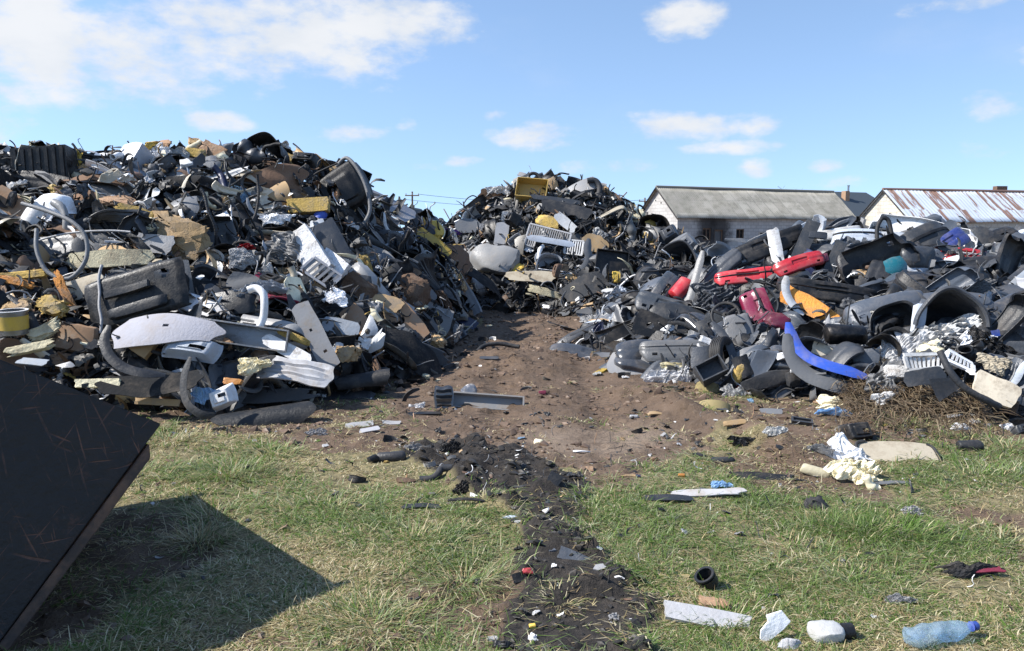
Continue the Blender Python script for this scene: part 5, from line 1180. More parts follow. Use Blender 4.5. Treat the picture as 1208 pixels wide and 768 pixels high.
for k_, nm_ in enumerate(NAMES):
    if cnt_[k_]: SEEN[nm_] = [int(cnt_[k_]), su_[k_], sv_[k_]]
keep = []
for it in FILLERS:
    e = SEEN.get(it[0].name)
    if e is None or e[0] < 5: drop(it[0])
    else: keep.append((it, e[0], e[1] / e[0], e[2] / e[0]))
print('FILLERS kept', len(keep), 'of', len(FILLERS))
keep.sort(key=lambda q: -q[1])
LM = [(s, SEEN[o.name][1] / SEEN[o.name][0], SEEN[o.name][2] / SEEN[o.name][0]) for o, s in HERO if s and o.name in SEEN and SEEN[o.name][0] > 8]
for o, s in HERO:
    if o.name not in SEEN: print('hidden hero:', o['label'])
CW = {'pale_grey': 'pale grey', 'dark_grey': 'dark grey', 'blue_grey': 'bluish grey', 'dark_blue': 'dark blue', 'fibre_brown': 'mid brown', 'sky_blue': 'light blue', 'lilac_grey': 'lilac grey'}
def sector(dx, dy):
    a = math.degrees(math.atan2(-dy, dx)) % 360
    return ['just right of', 'above and right of', 'just above', 'above and left of', 'just left of', 'below and left of', 'just below', 'below and right of'][int(((a + 22.5) % 360) // 45)]
taken = {}; cand = {}
for idx, (it, n, cu_, cv_) in enumerate(keep):
    root, k, c, heap, f = it
    for s, lu, lv in LM:
        dx, dy = cu_ - lu, cv_ - lv; d = math.hypot(dx, dy)
        if d < 150: cand.setdefault((f['phrase'], c, s, sector(dx, dy)), []).append((d, idx))
label_of = {}
opts_ = sorted((min(q)[0], min(q)[1], key) for key, q in cand.items())       # the nearest of its kind and colour on that side of the landmark
for d, idx, key in opts_:
    if idx not in label_of: label_of[idx] = f"{CW.get(key[1], key[1])} {key[0]} {key[3]} {key[2]}"
rest = 0
for idx, (it, n, cu_, cv_) in enumerate(keep):
    root, k, c, heap, f = it
    lab = label_of.get(idx)
    if lab is None:
        near = sorted((math.hypot(cu_ - lu, cv_ - lv), s) for s, lu, lv in LM)[:7]; cw = CW.get(c, c)
        for i in range(len(near)):
            for j in range(i + 1, len(near)):
                t = f"{cw} {f['phrase']} between {near[i][1]} and {near[j][1]}"
                if t not in taken and len(t.split()) <= 16: lab = t; break
            if lab: break
        if lab is None: rest += 1; lab = f"{cw} {f['phrase']} " + ('dropped on the open ground' if heap == 'ground' else f'wedged in the {heap} heap')
    taken[lab] = 1
    root['label'] = lab; root['category'] = f['cat']; root['group'] = f"{f['phrase']}s " + ('dropped on the ground' if heap == 'ground' else f'lying in the {heap} heap')
print('labels without landmark', rest)
# ------------------------------------------------------------------ ground sheet
def axis(lo, hi, step, far, n=46):
    mid = np.arange(lo, hi, step); g = np.geomspace(step * 2, far, n)
    return np.concatenate([lo - g[::-1], mid, mid[-1] + g])
xs = axis(-6.5, 6.5, .04, 2500); ys = axis(2.2, 12.5, .04, 2500)
X, Y = np.meshgrid(xs, ys, indexing='ij'); Z = ground_h(X, Y)
Z = np.where(heaps_h(X, Y) > 0, np.minimum(Z, .0), Z); DI, BU = masks(X, Y)
ny = len(ys); nx = len(xs); a = (np.arange(nx - 1)[:, None] * ny + np.arange(ny - 1)[None]).ravel()
me = bpy.data.meshes.new('ground'); V = np.stack([X, Y, Z], -1).reshape(-1, 3)
me.vertices.add(len(V)); me.vertices.foreach_set('co', V.ravel()); q = np.stack([a, a + ny, a + ny + 1, a + 1], 1)
me.loops.add(q.size); me.loops.foreach_set('vertex_index', q.ravel()); me.polygons.add(len(q)); me.polygons.foreach_set('loop_start', np.arange(len(q)) * 4); me.polygons.foreach_set('loop_total', np.full(len(q), 4))
me.update(calc_edges=True); me.polygons.foreach_set('use_smooth', [True] * len(q))
at = me.attributes.new('soil', 'FLOAT_COLOR', 'POINT'); STRAW = fbm(X * 1.1 + 9, Y * 1.1, 40)
SAND = np.exp(-((X - .75) / .75) ** 2 - ((Y - 6.25) / .55) ** 2) * DI
at.data.foreach_set('color', np.stack([DI, BU, STRAW, SAND], -1).astype(np.float32).ravel())
gm = bpy.data.materials.new('ground_soil'); b = NB(nt_new(gm)); tc = b.n('ShaderNodeTexCoord').outputs['Object']
atn = b.n('ShaderNodeAttribute', attribute_name='soil'); sp = b.n('ShaderNodeSeparateColor'); b.set(sp.inputs[0], atn.outputs['Color'])
n1 = b.noise(tc, 2.2, 8, .65); n2 = b.noise(tc, 14, 8, .7); n3 = b.noise(tc, 70, 5, .7)
thatch = b.mix(b.ramp(n2, .35, .65), (.12, .105, .05, 1), (.30, .25, .13, 1))
thatch = b.mix(b.math('MULTIPLY', b.ramp(n3, .5, .7), .5), thatch, (.045, .04, .02, 1))
dirt = b.mix(b.ramp(n1, .3, .7), (.092, .060, .038, 1), (.155, .104, .069, 1)); dirt = b.mix(b.math('MULTIPLY', b.ramp(n2, .5, .72), .55), dirt, (.22, .16, .115, 1))
dirt = b.mix(b.math('MULTIPLY', b.ramp(n3, .55, .75), .5), dirt, (.06, .04, .028, 1))
dirt = b.mix(b.math('MULTIPLY', atn.outputs['Alpha'], b.ramp(n1, .25, .6)), dirt, (.25, .19, .14, 1))
burnt = b.mix(b.ramp(n2, .4, .7), (.019, .016, .014, 1), (.058, .047, .038, 1)); burnt = b.mix(b.math('MULTIPLY', b.ramp(n3, .6, .72), .35), burnt, (.14, .12, .10, 1))
dm = b.ramp(b.math('ADD', sp.outputs[0], b.math('MULTIPLY_ADD', n2, .8, -.4)), .3, .7); bmk = b.ramp(b.math('ADD', sp.outputs[1], b.math('ADD', b.math('MULTIPLY_ADD', n2, .9, -.45), b.math('MULTIPLY_ADD', n1, 1.0, -.55))), .3, .75)
colr = b.mix(bmk, b.mix(dm, thatch, dirt), burnt)
hgt = b.math('ADD', b.math('MULTIPLY', n2, 1.0), b.math('MULTIPLY', n3, .35))
px_ = b.n('ShaderNodeSeparateXYZ'); b.set(px_.inputs[0], tc); prints = None          # tyre tread pressed into the two ruts
for c_ in (-.05, .95):
    off = b.math('SUBTRACT', b.math('SUBTRACT', px_.outputs[0], c_), b.math('MULTIPLY', b.math('SINE', b.math('MULTIPLY', px_.outputs[1], .6)), .12)); band = b.ramp(b.math('ABSOLUTE', off), .19, .13)
    bar = b.math('SINE', b.math('ADD', b.math('MULTIPLY', px_.outputs[1], 62.0), b.math('MULTIPLY', b.math('ABSOLUTE', off), 40.0))); bar = b.math('MULTIPLY', b.math('MULTIPLY', b.ramp(bar, -.2, .5), band), sp.outputs[0]); prints = bar if prints is None else b.math('ADD', prints, bar)
hgt = b.math('ADD', hgt, b.math('MULTIPLY', prints, b.math('MULTIPLY', b.ramp(n1, .35, .55), .55)))
b.out(b.bsdf(colr, .95, b.bump(hgt, .9, .045))); me.materials.append(gm)
o = link('ground', me); o['kind'] = 'structure'

# ------------------------------------------------------------------ grass: blades in one mesh
GM = bpy.data.materials.new('grass_blades'); b = NB(nt_new(GM)); at = b.n('ShaderNodeAttribute', attribute_name='tint').outputs['Color']
d = b.bsdf(at, .55, None); d.node.inputs['Specular IOR Level'].default_value = .35
b.out(b.n('ShaderNodeMixShader', i_0=.35, i_1=d, i_2=b.n('ShaderNodeBsdfTranslucent', i_Color=at).outputs[0]).outputs[0])
def blades(name, bx, by, hgt, az, lean, wid, col, curve):
    n = len(bx); bz = ground_h(bx, by) - .004
    t = np.array([0, .35, .7, 1.0]); dirx, diry = np.cos(az), np.sin(az); sx, sy = -diry, dirx
    P = np.zeros((n, 7, 3)); k = 0
    for i, tt in enumerate(t):
        ang = lean + curve * tt                       # from upright, bending over along the blade
        seg = hgt * tt; hx = seg * np.sin(ang); hz = seg * np.cos(ang)
        cx = bx + dirx * hx; cy = by + diry * hx; cz = np.maximum(bz + hz, bz + .004 + .010 * tt)
        w = wid * (1 - tt * .75) / 2
        if i < 3:
            P[:, k] = np.stack([cx - sx * w, cy - sy * w, cz], -1); P[:, k + 1] = np.stack([cx + sx * w, cy + sy * w, cz], -1); k += 2
        else: P[:, k] = np.stack([cx, cy, cz], -1)
    base = (np.arange(n) * 7)[:, None]
    lp = np.concatenate([base + np.array([0, 1, 3, 2]), base + np.array([2, 3, 5, 4]), base + np.array([4, 5, 6])], 1).ravel()
    tot = np.tile([4, 4, 3], n); st = np.concatenate([[0], np.cumsum(tot)[:-1]])
    me = bpy.data.meshes.new(name); me.vertices.add(n * 7); me.vertices.foreach_set('co', P.astype(np.float32).ravel()); me.loops.add(len(lp)); me.loops.foreach_set('vertex_index', lp.astype(np.int32))
    me.polygons.add(len(st)); me.polygons.foreach_set('loop_start', st.astype(np.int32)); me.polygons.foreach_set('loop_total', tot.astype(np.int32)); me.update(calc_edges=True)
    c = np.repeat(np.concatenate([col, np.ones((n, 1))], 1)[:, None], 7, 1); at = me.attributes.new('tint', 'FLOAT_COLOR', 'POINT'); at.data.foreach_set('color', c.astype(np.float32).ravel())
    me.polygons.foreach_set('use_smooth', [True] * len(st)); me.materials.append(GM); return link(name, me)
G1 = np.array([(.07, .14, .018), (.115, .19, .034), (.18, .235, .085), (.26, .30, .165)]); S1 = np.array([(.42, .35, .18), (.54, .46, .27), (.32, .24, .125), (.62, .55, .37)])
def turf(name, ntuft, per, spread, h0, h1, leanlo, leanhi, straw_bias, seed, ylo=2.5, yhi=8.6, wmul=1):
    g = np.random.default_rng(seed)
    # more tufts close by, where each blade is seen
    yy = ylo + (yhi - ylo) * g.random(ntuft * 3) ** 1.45; xx = (g.random(ntuft * 3) * 2 - 1) * (yy * .74 + .9)
    dm, bm_ = masks(xx, yy); hh = heaps_h(xx, yy); thick = fbm(xx * 1.7, yy * 1.7, 44)
    pr = (1 - dm * .97) * (1 - bm_ * .955) * (.35 + .9 * sstep(.3, .65, thick)); ok = (g.random(len(xx)) < pr) & (hh < .02); xx, yy = xx[ok][:ntuft], yy[ok][:ntuft]
    n = len(xx); k = g.poisson(per, n) + 1; ti = np.repeat(np.arange(n), k); m = len(ti)
    bx = xx[ti] + g.normal(0, spread, m); by = yy[ti] + g.normal(0, spread, m)
    lush = sstep(.4, .68, fbm(xx * .9 + 3, yy * .9 + 8, 47)); ts = (.6 + .8 * lush) * g.uniform(.7, 1.3, n)
    ht = g.uniform(h0, h1, m) * ts[ti]; ox = g.normal(0, spread, m); oy = g.normal(0, spread, m); bx = xx[ti] + ox; by = yy[ti] + oy; az = np.arctan2(oy, ox) + g.normal(0, .8, m)
    lean = g.uniform(leanlo, leanhi, m); wid = g.uniform(.0028, .0062, m) * np.clip(by / 3.8, 1, 2.0) * wmul
    straw = g.random(m) < np.clip(straw_bias + .75 * (1 - lush[ti]) - .2 + .25 * (masks(bx, by)[0]), 0.05, .97)
    gi = np.clip((lush[ti] * 1.2 + g.normal(0, .9, m) + 1), 0, 3).astype(int); col = np.where(straw[:, None], S1[g.integers(0, 4, m)], G1[gi]) * g.uniform(.7, 1.25, (m, 1))
    o = blades(name, bx, by, ht, az, lean, wid, col, g.uniform(.3, 1.7, m)); o['kind'] = 'stuff'; return o
o = turf('grass', 6200, 16, .04, .03, .085, .2, 1.25, .14, 1); o['label'] = 'short green tufts of grass across the foreground'; o['category'] = 'grass'
o = turf('dry_grass', 7000, 11, .06, .04, .12, 1.15, 1.54, .66, 2); o['label'] = 'matted dead straw lying flat among the green grass'; o['category'] = 'grass'
o = turf('grass', 420, 7, .012, .03, .06, .7, 1.35, -.2, 3, wmul=3.2); o['label'] = 'low broad leaved weeds among the grass'; o['category'] = 'weeds'
# taller clumps where the photo has them
def clump(g, u, v, n, spread, h, strawp, gcol=2):
    p, t = hit(u, v); bx = p[0] + g.normal(0, spread, n); by = p[1] + g.normal(0, spread * .8, n)
    straw = g.random(n) < strawp; col = np.where(straw[:, None], S1[g.integers(0, 4, n)], G1[np.clip(g.integers(gcol - 1, gcol + 2, n), 0, 3)]) * g.uniform(.75, 1.3, (n, 1))
    return bx, by, h * g.uniform(.4, .95, n), np.arctan2(by - p[1], bx - p[0]) + g.normal(0, .5, n), g.uniform(.2, 1.1, n), g.uniform(.003, .0055, n) * max(1, t / 3.6), col, g.uniform(.3, 1.2, n)
g = np.random.default_rng(8); parts = [clump(g, *a) for a in [
 (1060, 632, 700, .13, .17, .1, 1), (1015, 628, 500, .12, .16, .15, 1), (980, 615, 300, .12, .13, .3, 1), (270, 560, 600, .16, .2, .15, 2), (320, 535, 400, .15, .15, .3, 2), (235, 640, 330, .08, .2, .8, 2), (545, 690, 600, .13, .15, .3, 2),
 (440, 740, 600, .15, .15, .35, 2), (860, 735, 500, .12, .13, .25, 1), (1150, 560, 500, .2, .15, .25, 2), (1190, 530, 400, .2, .15, .3, 2), (255, 610, 300, .1, .18, .4, 2), (660, 712, 200, .07, .08, .75, 2), (1080, 500, 260, .15, .14, .4, 2),
 (390, 600, 500, .2, .12, .45, 2), (560, 600, 350, .15, .1, .5, 2), (700, 600, 350, .2, .1, .4, 1), (930, 650, 500, .25, .11, .4, 1), (200, 520, 420, .2, .16, .5, 2), (160, 560, 420, .2, .16, .35, 2), (490, 640, 500, .2, .13, .4, 2), (1010, 690, 500, .25, .1, .5, 2), (1180, 640, 400, .2, .12, .4, 2)]]
o = blades('grass', *[np.concatenate([q[i] for q in parts]) for i in range(8)]); o['kind'] = 'stuff'; o['label'] = 'taller clumps of rough grass in the foreground'; o['category'] = 'grass'
# the mat of dead grass under the white rubbish at the right
n = 5200; u = g.uniform(985, 1165, n); v = np.clip(g.normal(468, 20, n), 425, 512); pts = [hit(a, c)[0] for a, c in zip(u, v)]; pts = np.array([p for p in pts if p is not None])
def drybunch(name, pts, g):
    items = []
    r = random.Random(3)
    for p in pts:
        L = r.uniform(.08, .26); a = r.uniform(0, 6.28); dz = r.uniform(-.5, .35); d = np.array([math.cos(a), math.sin(a) - .2, dz]) * L; w = np.array([-d[1], d[0], .3 * L]); w = w / (np.linalg.norm(w) + 1e-9) * .0035
        q = p + np.array([r.gauss(0, .03), r.gauss(0, .03) - .08, r.uniform(.02, .16)]); sag = np.array([0, 0, -.25 * L])
        V = np.array([q - w, q + w, q + d * .5 + w, q + d * .5 - w, q + d + sag]); c = np.array([(.20, .14, .085), (.26, .19, .12), (.12, .085, .055), (.30, .24, .155)][r.randrange(4)]) * r.uniform(.5, 1.1)
        items.append((V, [(0, 1, 2, 3), (3, 2, 4)], np.eye(4), c))
    return cloud_mesh(name, items, GM, smooth=False)
o = drybunch('dry_grass', pts, g); o['kind'] = 'stuff'; o['label'] = 'heap of dead grass roots under the white rubbish'; o['category'] = 'dry grass'
# soil crumbs on dirt and black soil
bm = bmesh.new(); bmesh.ops.create_icosphere(bm, subdivisions=1, radius=1); CV = np.array([v.co[:] for v in bm.verts]); bm.verts.index_update(); CF = [tuple(v.index for v in f.verts) for f in bm.faces]; bm.free()
items = []; r = random.Random(21); CLV = [(CV + wob(r, 5, 2)(CV) * .35, CF) for _ in range(8)]
xx = nrg.uniform(-2.5, 3.5, 60000); yy = 2.7 + 14 * nrg.random(60000) ** 1.4; DM, BM = masks(xx, yy); hh = heaps_h(xx, yy); cl = fbm(xx * 2.5, yy * 2.5, 66)
for x, y, dm, bb, h, c in zip(xx, yy, DM, BM, hh, cl):
    if h > 0 or r.random() > max(dm * sstep(.42, .7, c), bb * .8) * .2: continue
    if bb > .5: cc = np.array((.02, .018, .016)) * r.uniform(.6, 2.2)
    else: cc = np.array((.13, .085, .057)) * r.uniform(.6, 1.4)
    s = r.choice([.005, .007, .009, .012, .016, .024]) * r.uniform(.7, 1.3) * (1 if y < 6 else 1.5); V, Fs = r.choice(CLV)
    M = np.eye(4); M[:3, :3] = np.diag([s, s * r.uniform(.7, 1.2), s * r.uniform(.5, .9)]); M[:3, 3] = (x, y, 0); items.append([V, Fs, M, cc])
zz = ground_h(np.array([i[2][0, 3] for i in items]), np.array([i[2][1, 3] for i in items]))
for i, z in zip(items, zz): i[2][2, 3] = z + .002
o = cloud_mesh('soil_crumbs', items, FRM); o['kind'] = 'stuff'; o['label'] = 'small crumbs of brown and black soil'; o['category'] = 'soil'

# ------------------------------------------------------------------ steel loader bucket at the left edge
bk = bpy.data.materials.new('scratched_steel'); b = NB(nt_new(bk)); tc = b.n('ShaderNodeTexCoord').outputs['Object']
n1 = b.noise(tc, 2.5, 8, .7); n2 = b.noise(tc, 30, 6, .7)
wv = b.n('ShaderNodeTexNoise'); b.set(wv.inputs['Vector'], tc); wv.inputs['Scale'].default_value = 5; wv.inputs['Detail'].default_value = 3
T_ = CAM + 3.5 * ray(190, 500); B_ = CAM + 3.1 * ray(-4, 762); U_ = CAM + 3.2 * ray(0, 424)
def dotn(a): return b.n('ShaderNodeVectorMath', operation='DOT_PRODUCT', i_0=tc, i_1=tuple(a)).outputs['Value']
a1 = (U_ - T_) / np.linalg.norm(U_ - T_); a2 = np.cross(np.cross(a1, B_ - T_), a1); a2 /= np.linalg.norm(a2)
wp = b.noise(tc, 1.6, 2, .5); pp = b.math('MULTIPLY_ADD', wp, .16, dotn(a1)); qq = b.math('MULTIPLY_ADD', wp, -.13, dotn(a2)); scr = None
for k_, (al, f_, lo_, hi_) in enumerate(((.5, 60, .645, .70), (-.7, 52, .65, .71), (1.35, 74, .645, .69), (2.2, 62, .65, .70), (.1, 30, .66, .72))):     # rust showing in long scratches
    c_, s2 = math.cos(al), math.sin(al)
    pu = b.math('ADD', b.math('MULTIPLY', pp, c_ * 3.4), b.math('MULTIPLY', qq, s2 * 3.4)); pv = b.math('ADD', b.math('MULTIPLY', pp, -s2 * f_), b.math('MULTIPLY', qq, c_ * f_))
    x_ = b.ramp(b.noise(b.n('ShaderNodeCombineXYZ', i_0=pu, i_1=pv, i_2=k_ * 7.0).outputs[0], 1.0, 2, .45), lo_, hi_); scr = x_ if scr is None else b.math('MAXIMUM', scr, x_)
scr = b.math('MULTIPLY', scr, b.ramp(n1, .38, .6))
colr = b.mix(b.math('MULTIPLY', b.ramp(n1, .45, .75), .55), (.020, .019, .020, 1), (.055, .036, .028, 1)); n4 = b.noise(tc, 11, 6, .75); colr = b.mix(b.math('MULTIPLY', b.math('MULTIPLY', b.ramp(n4, .56, .66), b.ramp(n1, .4, .6)), .7), colr, (.11, .05, .034, 1))
colr = b.mix(b.math('MULTIPLY', scr, .8), colr, (.19, .09, .06, 1)); colr = b.mix(b.math('MULTIPLY', b.ramp(n2, .6, .75), .25), colr, (.09, .085, .08, 1))
b.out(b.bsdf(colr, b.math('MULTIPLY_ADD', n2, .3, .38), b.bump(b.math('ADD', b.math('ADD', n2, b.math('MULTIPLY', n1, 4.0)), b.math('MULTIPLY', scr, -.6)), .45, .015), Metallic=.3))
T_ = CAM + 3.5 * ray(190, 500); B_ = CAM + 3.1 * ray(-4, 762); U_ = CAM + 3.2 * ray(0, 424)
e1 = U_ - T_; nb = np.cross(e1, B_ - T_); nb /= np.linalg.norm(nb)
if nb.dot(TOW) < 0: nb = -nb
print('bucket plate normal', nb)
e1 /= np.linalg.norm(e1); e2 = np.cross(nb, e1); e2 = e2 if e2.dot(B_ - T_) > 0 else -e2
bq = np.array([e1.dot(B_ - T_), e2.dot(B_ - T_)])
prof = [np.array([0., 0.]), np.array([2.3, 0.]), np.array([2.6, .3]), np.array([2.5, .75]), np.array([1.9, 1.1]), bq + np.array([.35, .12]), bq]
prof = [p for p in prof]
def plate3(q, off): return T_ + e1 * q[0] + e2 * q[1] - nb * off
def slab(qs, o0, o1):
    V = [plate3(q, o0) for q in qs] + [plate3(q, o1) for q in qs]; n = len(qs)
    Fs = [tuple(range(n)), tuple(reversed(range(n, 2 * n)))] + [(i, i + n, (i + 1) % n + n, (i + 1) % n) for i in range(n)]
    return np.array(V), Fs
WB = 1.6
bkt = empty('loader_bucket', tuple(B_)); bkt['category'] = 'loader bucket'; bkt['label'] = 'dark scratched steel loader bucket cutting in at the lower left'
bk2 = bpy.data.materials.new('worn_rusty_edge'); b = NB(nt_new(bk2)); tc = b.n('ShaderNodeTexCoord').outputs['Object']; n1 = b.noise(tc, 7, 8, .7); n2 = b.noise(tc, 40, 5, .7)
b.out(b.bsdf(b.mix(b.ramp(n1, .35, .65), (.045, .032, .027, 1), (.15, .085, .055, 1)), .6, b.bump(n2, .4, .01), Metallic=.2))
def bpart(name, g, mt=None):
    V, Fs = g; bm = bmesh.new(); vs = [bm.verts.new(tuple(p - B_)) for p in V]
    for f in Fs: bm.faces.new([vs[i] for i in f])
    bmesh.ops.recalc_face_normals(bm, faces=bm.faces[:]); bmesh.ops.triangulate(bm, faces=[f for f in bm.faces if len(f.verts) > 4])
    bmesh.ops.bevel(bm, geom=[e for e in bm.edges if len(e.link_faces) == 2 and e.calc_face_angle(0) > .6], offset=.004, segments=2, affect='EDGES')
    me = bpy.data.meshes.new(name); bm.to_mesh(me); bm.free(); me.materials.append(mt or bk); return link(name, me, bkt)
bpart('side_plate', slab(prof, 0, .025)); bpart('side_plate', slab(prof, WB - .025, WB))
d_ = bq / np.linalg.norm(bq); nrm2 = np.array([-d_[1], d_[0]]); nrm2 = nrm2 if nrm2[0] < 0 or True else -nrm2
inn = np.array([.5, .5]); s_ = 1 if nrm2.dot(inn) > 0 else -1; nrm2 = nrm2 * s_                 # towards the inside
edge0 = np.array([.0, .028])
bpart('cutting_edge', slab([edge0 + d_ * .07 - nrm2 * .004, bq - nrm2 * .004, bq - nrm2 * .045, edge0 - nrm2 * .045 + d_ * .12], -.014, WB + .01), bk2)
bpart('floor_plate', slab([bq + nrm2 * .002, edge0 + d_ * .03 + nrm2 * .002, edge0 + d_ * .03 + nrm2 * .02, bq + nrm2 * .02], .027, WB - .027))
pr2 = [prof[6], prof[5], prof[4], prof[3], prof[2], prof[1]]
outer = []; cpt = np.array([1.2, .45])
ring = pr2 + [p + (cpt - p) / np.linalg.norm(cpt - p) * .025 for p in reversed(pr2)]
bpart('back_shell', slab(ring, .027, WB - .027))

# ------------------------------------------------------------------ bottle
pet = bpy.data.materials.new('blue_clear_plastic'); b = NB(nt_new(pet)); tc = b.n('ShaderNodeTexCoord').outputs['Object']; n1 = b.noise(tc, 25, 3, .6)
pb = b.bsdf((.45, .60, .76, 1), .1, b.bump(n1, .5, .02)); pb.node.inputs['Transmission Weight'].default_value = .35; pb.node.inputs['IOR'].default_value = 1.25
b.out(b.n('ShaderNodeMixShader', i_0=.62, i_1=pb, i_2=b.n('ShaderNodeBsdfTransparent', i_Color=(.75, .88, 1, 1)).outputs[0]).outputs[0])
p, t = hit(1112, 756); Lb = 94 * t / F; Rb = Lb * .155
prof_b = [(Rb * .2, 0), (Rb * .85, .0), (Rb, .02 * Lb)] + [(Rb * (1 - .05 * (i % 2)), Lb * (.08 + .05 * i)) for i in range(11)] + [(Rb * .95, .66 * Lb), (Rb * .75, .76 * Lb), (Rb * .42, .86 * Lb), (Rb * .30, .90 * Lb), (Rb * .30, .94 * Lb)]
V, Fs = lathe(prof_b, 26); V = V[:, [2, 0, 1]] - np.array([Lb / 2, 0, 0]); r = random.Random(2); V = V + wob(r, 8, 30)(V) * .011; V[:, 2] *= .74
bt = empty('plastic_bottle'); o = mobj('body', (V, Fs), pet, bt)
V, Fs = lathe([(.001, .0), (Rb * .36, .0), (Rb * .36, .05 * Lb), (Rb * .3, .062 * Lb), (.001, .062 * Lb)], 20, cap=False); V = V[:, [2, 0, 1]] + np.array([Lb * .435, 0, 0]); mobj('cap', (V, Fs), mat('bright_blue', 'plastic'), bt)
V, Fs = tube([(Lb * .405, 0, 0), (Lb * .415, 0, 0)], Rb * .4, 18); mobj('neck_ring', (V, Fs), mat('bright_blue', 'plastic'), bt)
bt.location = tuple(p + np.array([0, 0, Rb * .8])); bt.rotation_euler = (0, math.radians(-3), math.radians(12))
tag(bt, 'crushed clear blue plastic bottle with a blue cap lying at the bottom right', 'bottle')
# ------------------------------------------------------------------ sheds behind
def wall_mat(name, c1, c2, mortar, soot=False, scale=1.0):
    m = bpy.data.materials.new(name); b = NB(nt_new(m)); tc = b.n('ShaderNodeTexCoord').outputs['Object']
    g = b.n('ShaderNodeSeparateXYZ'); b.set(g.inputs[0], tc); cv = b.n('ShaderNodeCombineXYZ', i_0=b.math('ADD', g.outputs[0], g.outputs[1]), i_1=g.outputs[2])
    br = b.n('ShaderNodeTexBrick'); b.set(br.inputs['Vector'], cv.outputs[0]); br.inputs['Color1'].default_value = (*c1, 1); br.inputs['Color2'].default_value = (*c2, 1); br.inputs['Mortar'].default_value = (*mortar, 1)
    br.inputs['Scale'].default_value = 1; br.inputs['Brick Width'].default_value = .5 * scale; br.inputs['Row Height'].default_value = .25 * scale; br.inputs['Mortar Size'].default_value = .015
    n1 = b.noise(tc, 1.3, 6, .7); colr = b.mix(b.math('MULTIPLY', b.ramp(n1, .45, .7), .4), br.outputs[0], (.22, .20, .18, 1))
    if soot:                                           # old fire stains over the two left openings
        for (sx, sz, rx, rz) in SOOT:
            dx = b.math('DIVIDE', b.math('SUBTRACT', g.outputs[0], sx), rx); dz = b.math('DIVIDE', b.math('SUBTRACT', g.outputs[2], sz), rz)
            d = b.math('SQRT', b.math('ADD', b.math('MULTIPLY', dx, dx), b.math('MULTIPLY', dz, dz)))
            mk = b.ramp(b.math('ADD', d, b.math('MULTIPLY_ADD', n1, 1.2, -.6)), 1.05, .35); colr = b.mix(b.math('MULTIPLY', mk, .88), colr, (.022, .02, .02, 1))
    b.out(b.bsdf(colr, .9, b.bump(br.outputs['Fac'], .4, -.02))); return m
def roof_mat(name, kind):
    m = bpy.data.materials.new(name); b = NB(nt_new(m)); tc = b.n('ShaderNodeTexCoord').outputs['UV']; n1 = b.noise(tc, 1.2, 8, .7); n2 = b.noise(tc, 9, 6, .7)
    br = b.n('ShaderNodeTexBrick'); b.set(br.inputs['Vector'], tc); br.offset = 0; br.inputs['Scale'].default_value = 1; br.inputs['Brick Width'].default_value = .9; br.inputs['Row Height'].default_value = 1.5; br.inputs['Mortar Size'].default_value = .02
    br.inputs['Color1'].default_value = (.0, .0, .0, 1); br.inputs['Color2'].default_value = (1, 1, 1, 1); br.inputs['Mortar'].default_value = (.5, .5, .5, 1)
    if kind == 'asbestos':
        colr = b.mix(br.outputs[0], (.25, .235, .20, 1), (.36, .34, .295, 1)); colr = b.mix(b.math('MULTIPLY', b.ramp(n1, .42, .68), .7), colr, (.14, .135, .105, 1)); colr = b.mix(b.math('MULTIPLY', br.outputs['Fac'], .5), colr, (.11, .11, .1, 1))
        colr = b.mix(b.math('MULTIPLY', b.ramp(n2, .55, .72), .5), colr, (.42, .42, .38, 1)); sh = b.bsdf(colr, .9, b.bump(n2, .4, .03))
    elif kind == 'rust':
        st = b.noise(b.mapping(tc, (2.6, .28, 1)), 1.6, 5, .65); ws = b.n('ShaderNodeTexWhiteNoise', noise_dimensions='2D')
        sep = b.n('ShaderNodeSeparateXYZ'); b.set(sep.inputs[0], tc)
        cell = b.n('ShaderNodeCombineXYZ', i_0=b.math('FLOOR', b.math('DIVIDE', sep.outputs[0], .35)), i_1=b.math('FLOOR', b.math('DIVIDE', sep.outputs[1], 2.6))); b.set(ws.inputs['Vector'], cell.outputs[0])
        rs = b.ramp(b.math('ADD', b.math('MULTIPLY', st, .9), b.math('MULTIPLY', ws.outputs['Value'], .34))  , .67, .73)
        colr = b.mix(b.math('MULTIPLY', rs, .92), b.mix(n1, (.50, .55, .62, 1), (.62, .66, .70, 1)), b.mix(n2, (.17, .08, .045, 1), (.29, .15, .09, 1)))
        sh = b.bsdf(colr, .55, b.bump(n2, .2, .02), Metallic=.15)
    else:
        c = dict(dark=(.035, .045, .055), red=(.085, .028, .028))[kind]; colr = b.mix(b.ramp(n2, .3, .7), (*c, 1), (*[x * 1.7 for x in c], 1)); sh = b.bsdf(colr, .7, b.bump(n2, .4, .03))
    b.out(sh); return m
DARKM = mat('black', 'felt')
